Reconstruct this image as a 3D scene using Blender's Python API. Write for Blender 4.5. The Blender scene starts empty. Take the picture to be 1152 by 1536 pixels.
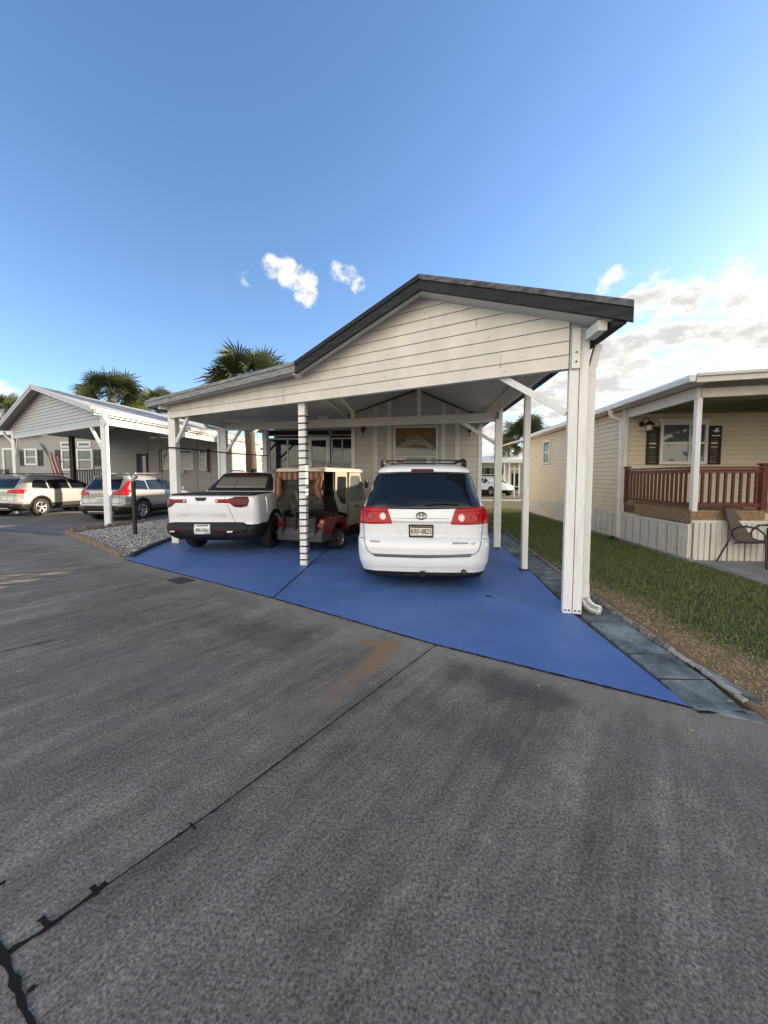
import bpy, bmesh, math, random
import numpy as np
from mathutils import Vector, Matrix
random.seed(7); rng = np.random.default_rng(7)
PI = math.pi
sc = bpy.context.scene
COL = sc.collection
R = math.radians
# ------------------------------------------------------------------ camera model (used to place real points from measured pixels)
# settings for light and sky
SKY_STRENGTH, SKY_SAT, SKY_TINT, EXPO = .12, 1.04, (.70,.735,.80), 1.68
CLOUD_LO, CLOUD_HI, CLOUD_FILL = (1.95,1.93,1.92), (2.9,2.84,2.66), (8.6,7.6,6.1)
BANK = [(1000,545,5,12.5),(1152,505,3,9),(930,540,3,8),(1152,580,6,13),(1060,560,6,12),(820,655,6,12),(1420,640,14,26),(700,690,3,9),(0,660,2,8)]
SMALL = [(410,402,.6,2.2,.95),(430,408,.9,2.5,1),(455,418,.9,2.6,1),(461,442,.7,2.2,1),(506,407,.5,1.9,1),(522,413,.6,1.8,1),(538,428,.5,1.8,1),(377,415,.6,2,.55),(568,412,.4,1.2,.6),(12,605,1.2,3.4,1),(930,428,1.2,3.4,.8),(1100,420,1.2,3.4,.7)]
CF, CY, CH, CP, CW = 576.0, 751.2, 1.55, R(3.5), R(4.5)
_sy, _c, _sp, _cp = math.sin(CW), math.cos(CW), math.sin(CP), math.cos(CP)
FV = Vector((-_sy*_cp, _c*_cp, -_sp)); RV = Vector((_c, _sy, 0)); UV = RV.cross(FV)
EYE = Vector((0, 0, CH))
def ray(u, v): return FV + RV*((u-576)/CF) + UV*((CY-v)/CF)
def G(u, v, z=0.0):
    d = ray(u, v); return EYE + d*((z-CH)/d.z)
def Yp(u, v, y):
    d = ray(u, v); return EYE + d*(y/d.y)
def Xp(u, v, x):
    d = ray(u, v); return EYE + d*(x/d.x)
# ------------------------------------------------------------------ object helpers
OFF = {}
def tag(o, label=None, cat=None, group=None, kind=None):
    if label: o['label'] = label
    if cat: o['category'] = cat
    if group: o['group'] = group
    if kind: o['kind'] = kind
    return o
def thing(name, label, cat, loc=(0,0,0), rz=0, group=None, local=False):
    o = bpy.data.objects.new(name, None); COL.objects.link(o)
    o.empty_display_size = .2
    o.location = loc; o.rotation_euler = (0,0,rz); tag(o, label, cat, group)
    OFF[o] = Vector((0,0,0)) if local else Vector(loc)
    return o
def copy_tree(o, parent=None):
    c = o.copy(); COL.objects.link(c); OFF[c] = OFF.get(o, Vector())
    if parent is not None: c.parent = parent
    for ch in list(o.children): copy_tree(ch, c)
    return c
def put(name, me, m, parent=None, label=None, cat=None, group=None, kind=None, bevel=0):
    off = OFF.get(parent, Vector()) if parent is not None else Vector()
    if off.length: me.transform(Matrix.Translation(-off))
    o = bpy.data.objects.new(name, me); COL.objects.link(o)
    if m is not None:
        for x in (m if isinstance(m, (list, tuple)) else [m]): me.materials.append(x)
    if parent is not None: o.parent = parent; OFF[o] = off
    tag(o, label, cat, group, kind)
    if bevel:
        b = o.modifiers.new('bevel', 'BEVEL'); b.width = bevel; b.segments = 2; b.limit_method = 'ANGLE'; b.angle_limit = R(40)
    return o
class MB:
    def __init__(s): s.v = []; s.f = []; s.sm = []; s.mi = []
    def add(s, vs, fs, smooth=False, mi=0):
        n = len(s.v); s.v += [tuple(p) for p in vs]
        for f in fs: s.f.append(tuple(i+n for i in f)); s.sm.append(smooth); s.mi.append(mi)
        return s
    def box(s, c, d, rz=0, mi=0, M=None):
        hx, hy, hz = d[0]/2, d[1]/2, d[2]/2
        vs = [Vector((x,y,z)) for z in (-hz,hz) for (x,y) in ((-hx,-hy),(hx,-hy),(hx,hy),(-hx,hy))]
        m = Matrix.Rotation(rz, 3, 'Z') if M is None else M
        vs = [m @ p + Vector(c) for p in vs]
        return s.add(vs, [(3,2,1,0),(4,5,6,7),(0,1,5,4),(1,2,6,5),(2,3,7,6),(3,0,4,7)], mi=mi)
    def hexa(s, b, t, mi=0):   # two quads (4 pts each) bottom / top
        return s.add(list(b)+list(t), [(3,2,1,0),(4,5,6,7),(0,1,5,4),(1,2,6,5),(2,3,7,6),(3,0,4,7)], mi=mi)
    def beam(s, p, q, w, h, up=(0,0,1), mi=0):
        p, q = Vector(p), Vector(q); d = (q-p); L = d.length; d.normalize()
        up = Vector(up)
        if abs(d.dot(up)) > .98: up = Vector((0,1,0))
        x = d.cross(up).normalized(); z = x.cross(d).normalized()
        c = [p + x*a*w/2 + z*b*h/2 for a, b in ((-1,-1),(1,-1),(1,1),(-1,1))]
        e = [a + d*L for a in c]
        return s.hexa(c, e, mi=mi)
    def prism(s, pts, ext, mi=0, smooth=False):   # polygon pts (3d) extruded by vector ext
        n = len(pts); e = Vector(ext)
        a = [Vector(p) for p in pts]; b = [p+e for p in a]
        fs = [tuple(range(n-1,-1,-1)), tuple(range(n,2*n))] + [(i,(i+1)%n,n+(i+1)%n,n+i) for i in range(n)]
        return s.add(a+b, fs, mi=mi, smooth=smooth)
    def tube(s, path, r, n=8, cap=True, mi=0, rr=None, sq=None):
        P = [Vector(p) for p in path]; vs = []; fs = []; m = len(P)
        t0 = (P[1]-P[0]).normalized(); a = Vector((0,0,1)) if abs(t0.z) < .9 else Vector((0,1,0))
        x = t0.cross(a).normalized()
        for i in range(m):
            t = ((P[min(i+1,m-1)]-P[i]).normalized() + (P[i]-P[max(i-1,0)]).normalized())
            if t.length < 1e-6: t = t0
            t.normalize(); x = (x - t*x.dot(t)).normalized(); y = t.cross(x)
            rad = rr[i] if rr else r
            for k in range(n):
                an = 2*PI*(k+.5)/n
                if sq: vs.append(P[i] + x*sq[0]*(1 if math.cos(an)>0 else -1) + y*sq[1]*(1 if math.sin(an)>0 else -1))
                else: vs.append(P[i] + (x*math.cos(an)+y*math.sin(an))*rad)
        for i in range(m-1):
            for k in range(n):
                fs.append((i*n+k, i*n+(k+1)%n, (i+1)*n+(k+1)%n, (i+1)*n+k))
        if cap: fs += [tuple(range(n-1,-1,-1)), tuple(range((m-1)*n, m*n))]
        return s.add(vs, fs, smooth=not sq, mi=mi)
    def lathe(s, prof, c=(0,0,0), axis='Z', n=24, mi=0, smooth=True, a0=0, a1=2*PI):   # prof (r, h)
        vs = []; fs = []; m = len(prof); full = abs(a1-a0-2*PI) < 1e-6; k_ = n if full else n+1
        for r, h in prof:
            for k in range(k_):
                a = a0+(a1-a0)*k/n; x, y = r*math.cos(a), r*math.sin(a)
                p = (x,y,h) if axis=='Z' else ((h,x,y) if axis=='X' else (x,h,y))
                vs.append(Vector(p)+Vector(c))
        for i in range(m-1):
            for k in range(n):
                q = (k+1)%k_
                f = (i*k_+k, i*k_+q, (i+1)*k_+q, (i+1)*k_+k)
                fs.append(f if axis!='Y' else f[::-1])
        return s.add(vs, fs, smooth=smooth, mi=mi)
    def mesh(s, name):
        me = bpy.data.meshes.new(name); me.from_pydata(s.v, [], s.f)
        me.polygons.foreach_set('use_smooth', s.sm); me.polygons.foreach_set('material_index', s.mi)
        me.validate(); me.update(); return me
    def build(s, name, m, parent=None, **k): return put(name, s.mesh(name), m, parent, **k)
# ------------------------------------------------------------------ materials
def nt(m): return m.node_tree.nodes, m.node_tree.links
def mat(name, col, rough=.6, metal=0, var=0, vscale=6, bump=0, bscale=40, coat=0, spec=None, stretch=None, col2=None, v0=.4, v1=.65, emit=None, detail=6, trans=0):
    m = bpy.data.materials.new(name); m.use_nodes = True; n, l = nt(m); b = n['Principled BSDF']
    b.inputs['Base Color'].default_value = (*col, 1); b.inputs['Roughness'].default_value = rough; b.inputs['Metallic'].default_value = metal
    if coat: b.inputs['Coat Weight'].default_value = coat; b.inputs['Coat Roughness'].default_value = .06
    if spec is not None: b.inputs['Specular IOR Level'].default_value = spec
    if trans: b.inputs['Transmission Weight'].default_value = trans
    if emit: b.inputs['Emission Color'].default_value = (*emit[0],1); b.inputs['Emission Strength'].default_value = emit[1]
    if var or bump or col2:
        tc = n.new('ShaderNodeTexCoord'); mp = n.new('ShaderNodeMapping'); l.new(tc.outputs['Object'], mp.inputs[0])
        if stretch: mp.inputs['Scale'].default_value = stretch
        if var or col2:
            no = n.new('ShaderNodeTexNoise'); no.inputs['Scale'].default_value = vscale; no.inputs['Detail'].default_value = detail; no.inputs['Roughness'].default_value = .65
            l.new(mp.outputs[0], no.inputs['Vector'])
            cr = n.new('ShaderNodeValToRGB'); cr.color_ramp.elements[0].position = v0; cr.color_ramp.elements[1].position = v1
            c2 = col2 if col2 else tuple(max(0, c*(1-var)) for c in col)
            cr.color_ramp.elements[0].color = (*c2, 1); cr.color_ramp.elements[1].color = (*col, 1)
            l.new(no.outputs['Fac'], cr.inputs[0]); l.new(cr.outputs[0], b.inputs['Base Color'])
        if bump:
            n2 = n.new('ShaderNodeTexNoise'); n2.inputs['Scale'].default_value = bscale; n2.inputs['Detail'].default_value = 4
            l.new(mp.outputs[0], n2.inputs['Vector'])
            bp = n.new('ShaderNodeBump'); bp.inputs['Strength'].default_value = bump; bp.inputs['Distance'].default_value = .02
            l.new(n2.outputs['Fac'], bp.inputs['Height']); l.new(bp.outputs[0], b.inputs['Normal'])
    return m
def N(m, typ, **k):
    x = m.node_tree.nodes.new(typ)
    for a, b in k.items(): setattr(x, a, b)
    return x
def ramp(m, stops, fac):
    x = N(m, 'ShaderNodeValToRGB'); e = x.color_ramp.elements
    while len(e) < len(stops): e.new(.5)
    for q, (p, c) in zip(e, stops):
        q.position = p; q.color = (*c, 1) if len(c) == 3 else c
    m.node_tree.links.new(fac, x.inputs[0]); return x.outputs[0]
def noise(m, vec, scale, detail=6, rough=.6):
    x = N(m, 'ShaderNodeTexNoise'); x.inputs['Scale'].default_value = scale; x.inputs['Detail'].default_value = detail; x.inputs['Roughness'].default_value = rough
    m.node_tree.links.new(vec, x.inputs['Vector']); return x.outputs['Fac']
def mix(m, fac, a, b, typ='MIX'):
    x = N(m, 'ShaderNodeMix', data_type='RGBA', blend_type=typ); L = m.node_tree.links
    for s_, v_ in ((x.inputs[0], fac), (x.inputs[6], a), (x.inputs[7], b)):
        if hasattr(v_, 'is_output') or isinstance(v_, bpy.types.NodeSocket): L.new(v_, s_)
        else: s_.default_value = v_ if isinstance(v_, (int, float)) else ((*v_, 1) if len(v_) == 3 else v_)
    return x.outputs[2]
def mth(m, op, a, b=0, c=None):
    x = N(m, 'ShaderNodeMath', operation=op); L = m.node_tree.links
    for i, v_ in enumerate((a, b) if c is None else (a, b, c)):
        if isinstance(v_, bpy.types.NodeSocket): L.new(v_, x.inputs[i])
        else: x.inputs[i].default_value = v_
    return x.outputs[0]
def smooth(m, x, a, b):
    q = N(m, 'ShaderNodeMapRange', interpolation_type='SMOOTHSTEP'); m.node_tree.links.new(x, q.inputs[0])
    q.inputs[1].default_value = a; q.inputs[2].default_value = b; return q.outputs[0]
M = {}
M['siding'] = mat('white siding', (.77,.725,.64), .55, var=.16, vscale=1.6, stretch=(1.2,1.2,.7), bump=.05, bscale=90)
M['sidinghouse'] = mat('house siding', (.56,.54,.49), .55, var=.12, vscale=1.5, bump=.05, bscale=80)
M['paint'] = mat('white paint', (.78,.78,.76), .5, var=.16, vscale=5, stretch=(3,3,.5), bump=.08, bscale=60, v0=.32, v1=.55)
M['beam'] = mat('beam paint', (.72,.70,.64), .55, var=.12, vscale=4, bump=.06, bscale=60)
M['alu'] = mat('white aluminium', (.74,.74,.73), .35, var=.08, vscale=8, spec=.4)
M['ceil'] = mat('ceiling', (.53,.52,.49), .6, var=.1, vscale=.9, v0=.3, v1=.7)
M['seam'] = mat('painted seam shadow', (.24,.22,.19), .9)  # dark colour standing in for groove shadow between siding boards and skirting panels
M['roof'] = mat('roof membrane', (.16,.16,.165), .8, var=.3, vscale=3)
M['fasciaD'] = mat('weathered black fascia', (.022,.0225,.025), .75, vscale=2.5, stretch=(1.2,1.2,9), col2=(.007,.0075,.009), bump=.2, bscale=30, v0=.4, v1=.6)
M['fasciaT'] = mat('weathered drip edge', (.15,.145,.14), .65, vscale=5, stretch=(1.2,1.2,3), col2=(.030,.030,.032), bump=.2, bscale=30, v0=.4, v1=.62)
M['fasciaG'] = mat('weathered grey fascia', (.30,.295,.28), .65, vscale=3.5, stretch=(1.5,1.5,12), col2=(.13,.13,.13), bump=.2, bscale=30, v0=.36, v1=.6)
M['black'] = mat('black', (.012,.012,.013), .5)
M['blackm'] = mat('black plastic', (.013,.013,.0135), .6, spec=.3, bump=.03, bscale=200)
M['chrome'] = mat('chrome', (.30,.30,.31), .16, 1)
M['steel'] = mat('steel bolt', (.08,.08,.09), .4, .8)
M['glass'] = mat('tinted glass', (.006,.008,.012), .03, spec=.6)
M['glassb'] = mat('window glass', (.085,.10,.11), .04, spec=.7)
M['vanw'] = mat('van paint', (.80,.81,.82), .32, coat=.8, var=.04, vscale=3)
M['truckw'] = mat('truck paint', (.78,.79,.82), .3, coat=1)
M['silver'] = mat('silver paint', (.29,.295,.30), .32, .55, coat=1)
M['champ'] = mat('champagne paint', (.37,.375,.375), .32, .5, coat=1)
M['redl'] = mat('red lens', (.42,.006,.010), .18, spec=.35)
M['redd'] = mat('dark red lens', (.10,.004,.006), .16, spec=.3)
M['clearl'] = mat('clear lens', (.72,.62,.58), .12, coat=1)
M['rubber'] = mat('tyre rubber', (.014,.014,.015), .8, bump=.1, bscale=60)
M['rimdk'] = mat('dark rim', (.03,.03,.032), .35, .7)
M['rim'] = mat('alloy rim', (.5,.5,.51), .3, .9)
M['plate'] = mat('plate', (.72,.72,.70), .4)
M['platey'] = mat('yellow plate', (.72,.66,.36), .4, col2=(.72,.71,.62), vscale=8)
M['darkblue'] = mat('dark ink', (.012,.02,.07), .5)
M['grey'] = mat('grey plastic', (.13,.135,.14), .5)
M['redpaint'] = mat('cart red', (.15,.013,.010), .3, coat=.6)
M['cream'] = mat('cart cream', (.30,.265,.20), .4, coat=.3, var=.08)
M['redwood'] = mat('red brown stain', (.135,.036,.025), .55, var=.3, vscale=6, stretch=(4,4,.6), bump=.1)
M['osb'] = mat('osb board', (.34,.235,.14), .8, vscale=22, col2=(.19,.12,.065), bump=.15, v0=.4, v1=.6)
M['beige'] = mat('beige vinyl', (.62,.55,.415), .5, var=.08, vscale=2)
M['skirt'] = mat('white skirting', (.70,.68,.63), .55, var=.12, vscale=3)
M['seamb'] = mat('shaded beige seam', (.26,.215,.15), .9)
M['shutter'] = mat('dark shutter', (.022,.013,.013), .6)
M['shutterg'] = mat('charcoal shutter', (.03,.031,.035), .6)
M['shutterr'] = mat('maroon shutter', (.07,.010,.010), .6)
M['greysid'] = mat('grey vinyl', (.34,.335,.325), .55, var=.08, vscale=2)
M['lightgrey'] = mat('light grey vinyl', (.52,.52,.52), .5, var=.06)
M['yellow'] = mat('cream vinyl', (.66,.62,.50), .5, var=.06)
M['bark'] = mat('palm bark', (.13,.105,.08), .95, vscale=9, stretch=(1,1,4), col2=(.055,.042,.032), bump=.7, bscale=14)
M['brick'] = mat('edging brick', (.30,.215,.16), .9, vscale=9, col2=(.17,.125,.10), bump=.4, bscale=30, v0=.35, v1=.65)
M['stone'] = mat('edging stone', (.30,.275,.25), .9, vscale=14, col2=(.10,.095,.09), bump=.6, bscale=30)
M['rust'] = mat('rusty metal', (.16,.055,.02), .85, vscale=25, col2=(.05,.02,.012), bump=.3)
M['wood'] = mat('grey trim', (.5,.5,.49), .6)
M['lacew'] = mat('lace', (.42,.36,.26), .8)
M['valance'] = mat('orange valance', (.30,.15,.045), .8, var=.35, vscale=14, stretch=(1,1,.3))
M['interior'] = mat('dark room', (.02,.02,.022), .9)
M['chairfab'] = mat('brown mesh fabric', (.13,.105,.09), .75, var=.12, bump=.15, bscale=300)
M['chairmet'] = mat('brown powder coat', (.045,.032,.027), .4, spec=.4)
M['flagb'] = mat('flag blue', (.02,.03,.12), .8)
M['flagr'] = mat('flag red', (.30,.02,.03), .8)
M['flagw'] = mat('flag white', (.6,.58,.56), .8)
M['concrete'] = mat('pale concrete', (.34,.33,.31), .9, var=.35, vscale=2.5, bump=.2, bscale=60)
M['clearp'] = mat('clear vinyl', (.16,.16,.14), .12, spec=.5)
def vinyl():
    m = bpy.data.materials.new('clear vinyl sheet'); m.use_nodes = True; n, l = nt(m); b = n['Principled BSDF']; b.inputs['Base Color'].default_value = (.16,.155,.135,1); b.inputs['Roughness'].default_value = .15
    t = n.new('ShaderNodeBsdfTransparent'); t.inputs[0].default_value = (.55,.53,.48,1); mx = n.new('ShaderNodeMixShader'); mx.inputs[0].default_value = .16
    tc = n.new('ShaderNodeTexCoord'); no = n.new('ShaderNodeTexNoise'); no.inputs['Scale'].default_value = 5; l.new(tc.outputs['Object'], no.inputs[0]); bp = n.new('ShaderNodeBump'); bp.inputs['Distance'].default_value = .04; l.new(no.outputs['Fac'], bp.inputs['Height']); l.new(bp.outputs[0], b.inputs['Normal'])
    l.new(t.outputs[0], mx.inputs[1]); l.new(b.outputs[0], mx.inputs[2]); l.new(mx.outputs[0], n['Material Output'].inputs[0]); return m
M['vinyl'] = vinyl()
def dark_glass():
    return M['glass']
# ---- ground materials
def ground_mat(name, f):
    m = bpy.data.materials.new(name); m.use_nodes = True; b = m.node_tree.nodes['Principled BSDF']
    tc = N(m, 'ShaderNodeTexCoord'); f(m, b, tc.outputs['Object']); return m
def setc(m, b, col, rough=None, h=None, strength=.3, dist=.01):
    L = m.node_tree.links; L.new(col, b.inputs['Base Color'])
    if rough is not None: b.inputs['Roughness'].default_value = rough
    b.inputs['Specular IOR Level'].default_value = .3
    if h is not None:
        bp = N(m, 'ShaderNodeBump'); bp.inputs['Strength'].default_value = strength; bp.inputs['Distance'].default_value = dist
        L.new(h, bp.inputs['Height']); L.new(bp.outputs[0], b.inputs['Normal'])
def vmap(m, vec, scale=(1,1,1), rot=0, loc=(0,0,0)):
    x = N(m, 'ShaderNodeMapping'); x.inputs['Scale'].default_value = scale; x.inputs['Rotation'].default_value = (0,0,rot); x.inputs['Location'].default_value = loc
    m.node_tree.links.new(vec, x.inputs[0]); return x.outputs[0]
def f_road(m, b, v):
    r = vmap(m, v, rot=R(-58))                              # along the road edge
    st = noise(m, vmap(m, r, (.28,1.5,1)), 1.5, 6, .62)
    big = noise(m, v, .55, 4, .55)
    fine = noise(m, v, 78, 5, .76); mid = noise(m, v, 7, 7, .72); agg = noise(m, v, 95, 2, .5)
    scr = noise(m, vmap(m, r, (3,26,1)), 2.5, 5, .7)
    c = ramp(m, [(.32,(.108,.095,.079)),(.52,(.186,.166,.140)),(.70,(.300,.270,.228))], mth(m,'ADD', mth(m,'MULTIPLY',st,.62), mth(m,'MULTIPLY',big,.40)))
    c = mix(m, .34, c, ramp(m, [(.32,(.2,.2,.2)),(.5,(.48,.48,.48)),(.68,(.80,.79,.78))], mid), 'OVERLAY')
    st2 = noise(m, vmap(m, r, (.35,4.2,1)), 1.8, 8, .72)
    c = mix(m, .48, c, ramp(m, [(.32,(.2,.2,.2)),(.5,(.5,.5,.5)),(.68,(.80,.79,.78))], st2), 'OVERLAY')
    c = mix(m, .78, c, ramp(m, [(.36,(.08,.08,.08)),(.50,(.47,.47,.47)),(.64,(.93,.92,.90))], fine), 'OVERLAY')
    c = mix(m, .22, c, ramp(m, [(.35,(.2,.2,.2)),(.65,(.8,.79,.78))], scr), 'OVERLAY')
    sp = ramp(m, [(.66,(0,0,0)),(.74,(1,1,1))], agg)
    c = mix(m, mth(m,'MULTIPLY',sp,.55), c, (.40,.39,.37))
    # pale worn band along the slab edge and a rust stain
    sx = N(m, 'ShaderNodeSeparateXYZ'); m.node_tree.links.new(v, sx.inputs[0])
    e = mth(m,'ADD', sx.outputs[1], mth(m,'MULTIPLY', sx.outputs[0], .575))     # = 3.72 on the slab edge
    eb = mth(m,'ADD', e, mth(m,'MULTIPLY', mth(m,'SUBTRACT',noise(m, v, 2.2, 5),.5), .9))
    band = mth(m,'MULTIPLY', smooth(m, eb, 2.9, 3.62), .55)
    c = mix(m, band, c, mix(m, .5, (.30,.27,.225), ramp(m, [(.35,(.13,.12,.10)),(.65,(.42,.38,.32))], fine)))
    def seg(ax, ay, bx, by, w0):
        dx, dy = bx-ax, by-ay; LL = dx*dx+dy*dy
        px = mth(m,'SUBTRACT',sx.outputs[0],ax); py = mth(m,'SUBTRACT',sx.outputs[1],ay)
        t = mth(m,'DIVIDE', mth(m,'ADD',mth(m,'MULTIPLY',px,dx),mth(m,'MULTIPLY',py,dy)), LL)
        cl = N(m,'ShaderNodeClamp'); m.node_tree.links.new(t, cl.inputs[0])
        ex = mth(m,'SUBTRACT',px,mth(m,'MULTIPLY',cl.outputs[0],dx)); ey = mth(m,'SUBTRACT',py,mth(m,'MULTIPLY',cl.outputs[0],dy))
        d = mth(m,'SQRT', mth(m,'ADD',mth(m,'MULTIPLY',ex,ex),mth(m,'MULTIPLY',ey,ey)))
        d = mth(m,'ADD', d, mth(m,'MULTIPLY',mth(m,'SUBTRACT',noise(m, v, 5, 6, .7),.5), w0*1.9))
        return smooth(m, d, w0, w0*.15)
    for (ax,ay,bx,by,w0,k) in STAINS:
        c = mix(m, mth(m,'MULTIPLY', seg(ax,ay,bx,by,w0), k[0]), c, k[1])
    h = mth(m,'ADD', fine, mth(m,'MULTIPLY',agg,.6))
    setc(m, b, c, .88, h, .55, .006)
def f_blue(m, b, v):
    a = noise(m, v, .9, 5, .6); d = noise(m, v, 14, 5, .7); f = noise(m, v, 70, 3, .7)
    c = ramp(m, [(.3,(.066,.135,.335)),(.55,(.088,.170,.41)),(.75,(.110,.198,.45))], a)
    c = mix(m, .30, c, ramp(m, [(.3,(.38,.38,.40)),(.7,(.62,.62,.60))], d), 'OVERLAY')
    s = ramp(m, [(.70,(0,0,0)),(.78,(1,1,1))], noise(m, vmap(m, v, (1,3,1)), 5, 6, .75))
    c = mix(m, mth(m,'MULTIPLY',s,.55), c, (.22,.29,.46))
    tr = ramp(m, [(.50,(0,0,0)),(.70,(1,1,1))], noise(m, vmap(m, v, (4.5,.5,1)), 1.3, 6, .7)); c = mix(m, mth(m,'MULTIPLY',tr,.28), c, (.05,.10,.25))
    setc(m, b, c, .55, f, .25, .003)
def f_lawn(m, b, v):
    a = noise(m, v, 1.1, 5, .65); f = noise(m, v, 40, 4, .7)
    sx = N(m, 'ShaderNodeSeparateXYZ'); m.node_tree.links.new(v, sx.inputs[0])
    e = mth(m,'ADD', sx.outputs[0], mth(m,'MULTIPLY', mth(m,'SUBTRACT',a,.5), 2.0))
    e = mth(m,'ADD', e, mth(m,'MULTIPLY', mth(m,'SUBTRACT',sx.outputs[1],5.), .16))
    g = smooth(m, e, 2.3, 3.1)
    c = mix(m, g, (.27,.175,.095), (.075,.080,.028))
    c = mix(m, .6, c, ramp(m, [(.3,(.25,.25,.25)),(.7,(.7,.7,.66))], f), 'OVERLAY')
    setc(m, b, c, .95, f, .8, .02)
def f_soil(m, b, v):
    f = noise(m, v, 9, 6, .7)
    setc(m, b, ramp(m, [(.3,(.055,.06,.03)),(.7,(.11,.105,.06))], f), .95, f, .5, .03)
def f_drive2(m, b, v):
    a = noise(m, v, 1.2, 6, .65); f = noise(m, v, 60, 3, .7)
    c = ramp(m, [(.3,(.105,.105,.108)),(.7,(.185,.185,.187))], a)
    c = mix(m, .4, c, ramp(m, [(.3,(.3,.3,.3)),(.7,(.7,.7,.7))], f), 'OVERLAY'); setc(m, b, c, .85, f, .4, .004)
def f_paver(m, b, v):
    a = noise(m, v, 3.2, 6, .68); f = noise(m, v, 45, 4, .7)
    c = ramp(m, [(.33,(.050,.060,.060)),(.5,(.150,.176,.174)),(.66,(.25,.28,.27))], a)
    c = mix(m, .5, c, ramp(m, [(.3,(.3,.3,.3)),(.7,(.7,.7,.7))], f), 'OVERLAY')
    s = ramp(m, [(.62,(0,0,0)),(.74,(1,1,1))], noise(m, vmap(m, v, (1.5,1,1), loc=(3,1,0)), 2.1, 6, .7))
    c = mix(m, mth(m,'MULTIPLY',s,.5), c, (.055,.045,.036)); oi = N(m,'ShaderNodeObjectInfo'); c = mix(m, .7, c, ramp(m, [(0,(.36,.37,.36)),(1,(.62,.62,.62))], oi.outputs['Random']), 'OVERLAY'); setc(m, b, c, .85, f, .5, .005)
def f_gravel(m, b, v):
    x = N(m,'ShaderNodeTexVoronoi'); x.inputs['Scale'].default_value = 34; m.node_tree.links.new(v, x.inputs['Vector'])
    c = ramp(m, [(0,(.62,.59,.54)),(.5,(.44,.41,.38)),(1,(.70,.67,.63))], x.outputs['Color'])
    c = mix(m, smooth(m, x.outputs['Distance'], .25, .6), c, (.07,.065,.06)); setc(m, b, c, .9, x.outputs['Distance'], -.9, .02)
# ------------------------------------------------------------------ ground sheets
def yE(x): return 3.72 - .575*(x+.15)                        # slab edge / road line
def yF(x): return 4.42 - .563*(x-1.78)                       # carport post line
def sheet(name, pts, z, m, kind='structure', **k):
    mb = MB(); mb.prism([(p[0],p[1],z-.06) for p in pts], (0,0,.06)); return mb.build(name, m, kind=kind, **k)
def _s(a, b, w, k): A, B = G(*a), G(*b); return (A.x, A.y, B.x, B.y, w, k)
RST = (.9, (.27,.165,.088))
STAINS = [_s((545,962),(586,970),.11,RST), _s((582,968),(553,1003),.14,RST), _s((553,1000),(495,1045),.15,(.6,(.24,.17,.11))), _s((520,1030),(420,1085),.13,(.35,(.19,.175,.15))),
          _s((700,1010),(820,1045),.30,(.50,(.030,.030,.031))), _s((640,1060),(760,1120),.35,(.25,(.045,.045,.046))),
          _s((330,930),(430,960),.32,(.35,(.05,.05,.051))), _s((560,930),(640,955),.10,(.3,(.05,.05,.05))), _s((120,1000),(300,1010),.35,(.25,(.17,.165,.16))),
          _s((300,880),(380,905),.25,(.3,(.05,.05,.052))), _s((330,1230),(120,1360),.10,(.35,(.04,.04,.042))), _s((950,1120),(1110,1180),.22,(.25,(.17,.165,.158)))]
sheet('ground', [(-400,-400),(400,-400),(400,600),(-400,600)], -.02, ground_mat('soil', f_soil))
ROADM = ground_mat('weathered concrete', f_road)
sheet('road', [(-60,yE(-60)),(-60,-60),(60,-60),(60,yE(60)+.3),(2.6,yE(2.6)+.3),(1.9,yE(1.9)+.3),(-1.8,5.0),(-5.4,7.1),(-9.3,9.55),(-13.2,11.0),(-30,18.5)], 0, ROADM)
BLUEM = ground_mat('blue slab paint', f_blue)
sheet('driveway', [(1.86,2.655),(1.80,4.5),(1.93,6.6),(2.0,10.8),(1.9,10.9),(-1.75,10.9),(-1.75,12.2),(-5.95,12.2),(-5.95,8.9),(-5.45,6.77),(-1.80,4.725),(.215,3.50)], .006, BLUEM)
# score line and expansion joints of the slab and the road, tar filled
TAR = mat('joint tar', (.022,.021,.020), .95, spec=.05, bump=.3, bscale=30)
def joint(pts, w, z, wob=0, name='joint', parent=None):
    mb = MB(); P = []
    for i in range(len(pts)-1):
        a, b = Vector(pts[i]), Vector(pts[i+1]); n = max(2, int((b-a).length/.03))
        for k in range(n + (i == len(pts)-2)): P.append(a.lerp(b, k/n))
    vs = []; fs = []
    for i, p in enumerate(P):
        d = (P[min(i+1,len(P)-1)]-P[max(i-1,0)]).normalized(); nn = Vector((-d.y,d.x))
        ww = w*(1+wob*(random.random()-.5)*2); jj = nn*w*wob*(random.random()-.5)*.6
        q = p.to_2d() + jj
        vs += [(q.x+nn.x*ww/2, q.y+nn.y*ww/2, z), (q.x-nn.x*ww/2, q.y-nn.y*ww/2, z)]
        if i: fs.append((2*i-2, 2*i, 2*i+1, 2*i-1))
    for v, f in ((vs, fs),): mb.add(v, [g[::-1] for g in f])
    return mb.build(name, TAR, kind='structure')
joint([(-1.80,4.715),(-1.86,8.6)], .022, .0085, .2, 'driveway_joint')
j0, j1, j2 = G(655,967), G(330,1210), G(-30,1462)
joint([j0.to_2d(), j1.to_2d(), j2.to_2d(), (j2+(j2-j0).normalized()*9).to_2d()], .009, .003, .45, 'road_joint')
joint([G(160,1325).to_2d(), G(100,1375).to_2d(), G(0,1438).to_2d()], .016, .0045, .9, 'road_joint')
_a, _b = G(2,1428), G(52,1545); joint([(_a+(_a-_b).normalized()*14).to_2d(), G(-20,1400).to_2d(), G(2,1428).to_2d(), G(22,1475).to_2d(), G(34,1505).to_2d(), _b.to_2d(), (_b+(_b-_a).normalized()*8).to_2d()], .020, .006, .55, 'road_joint')
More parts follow.
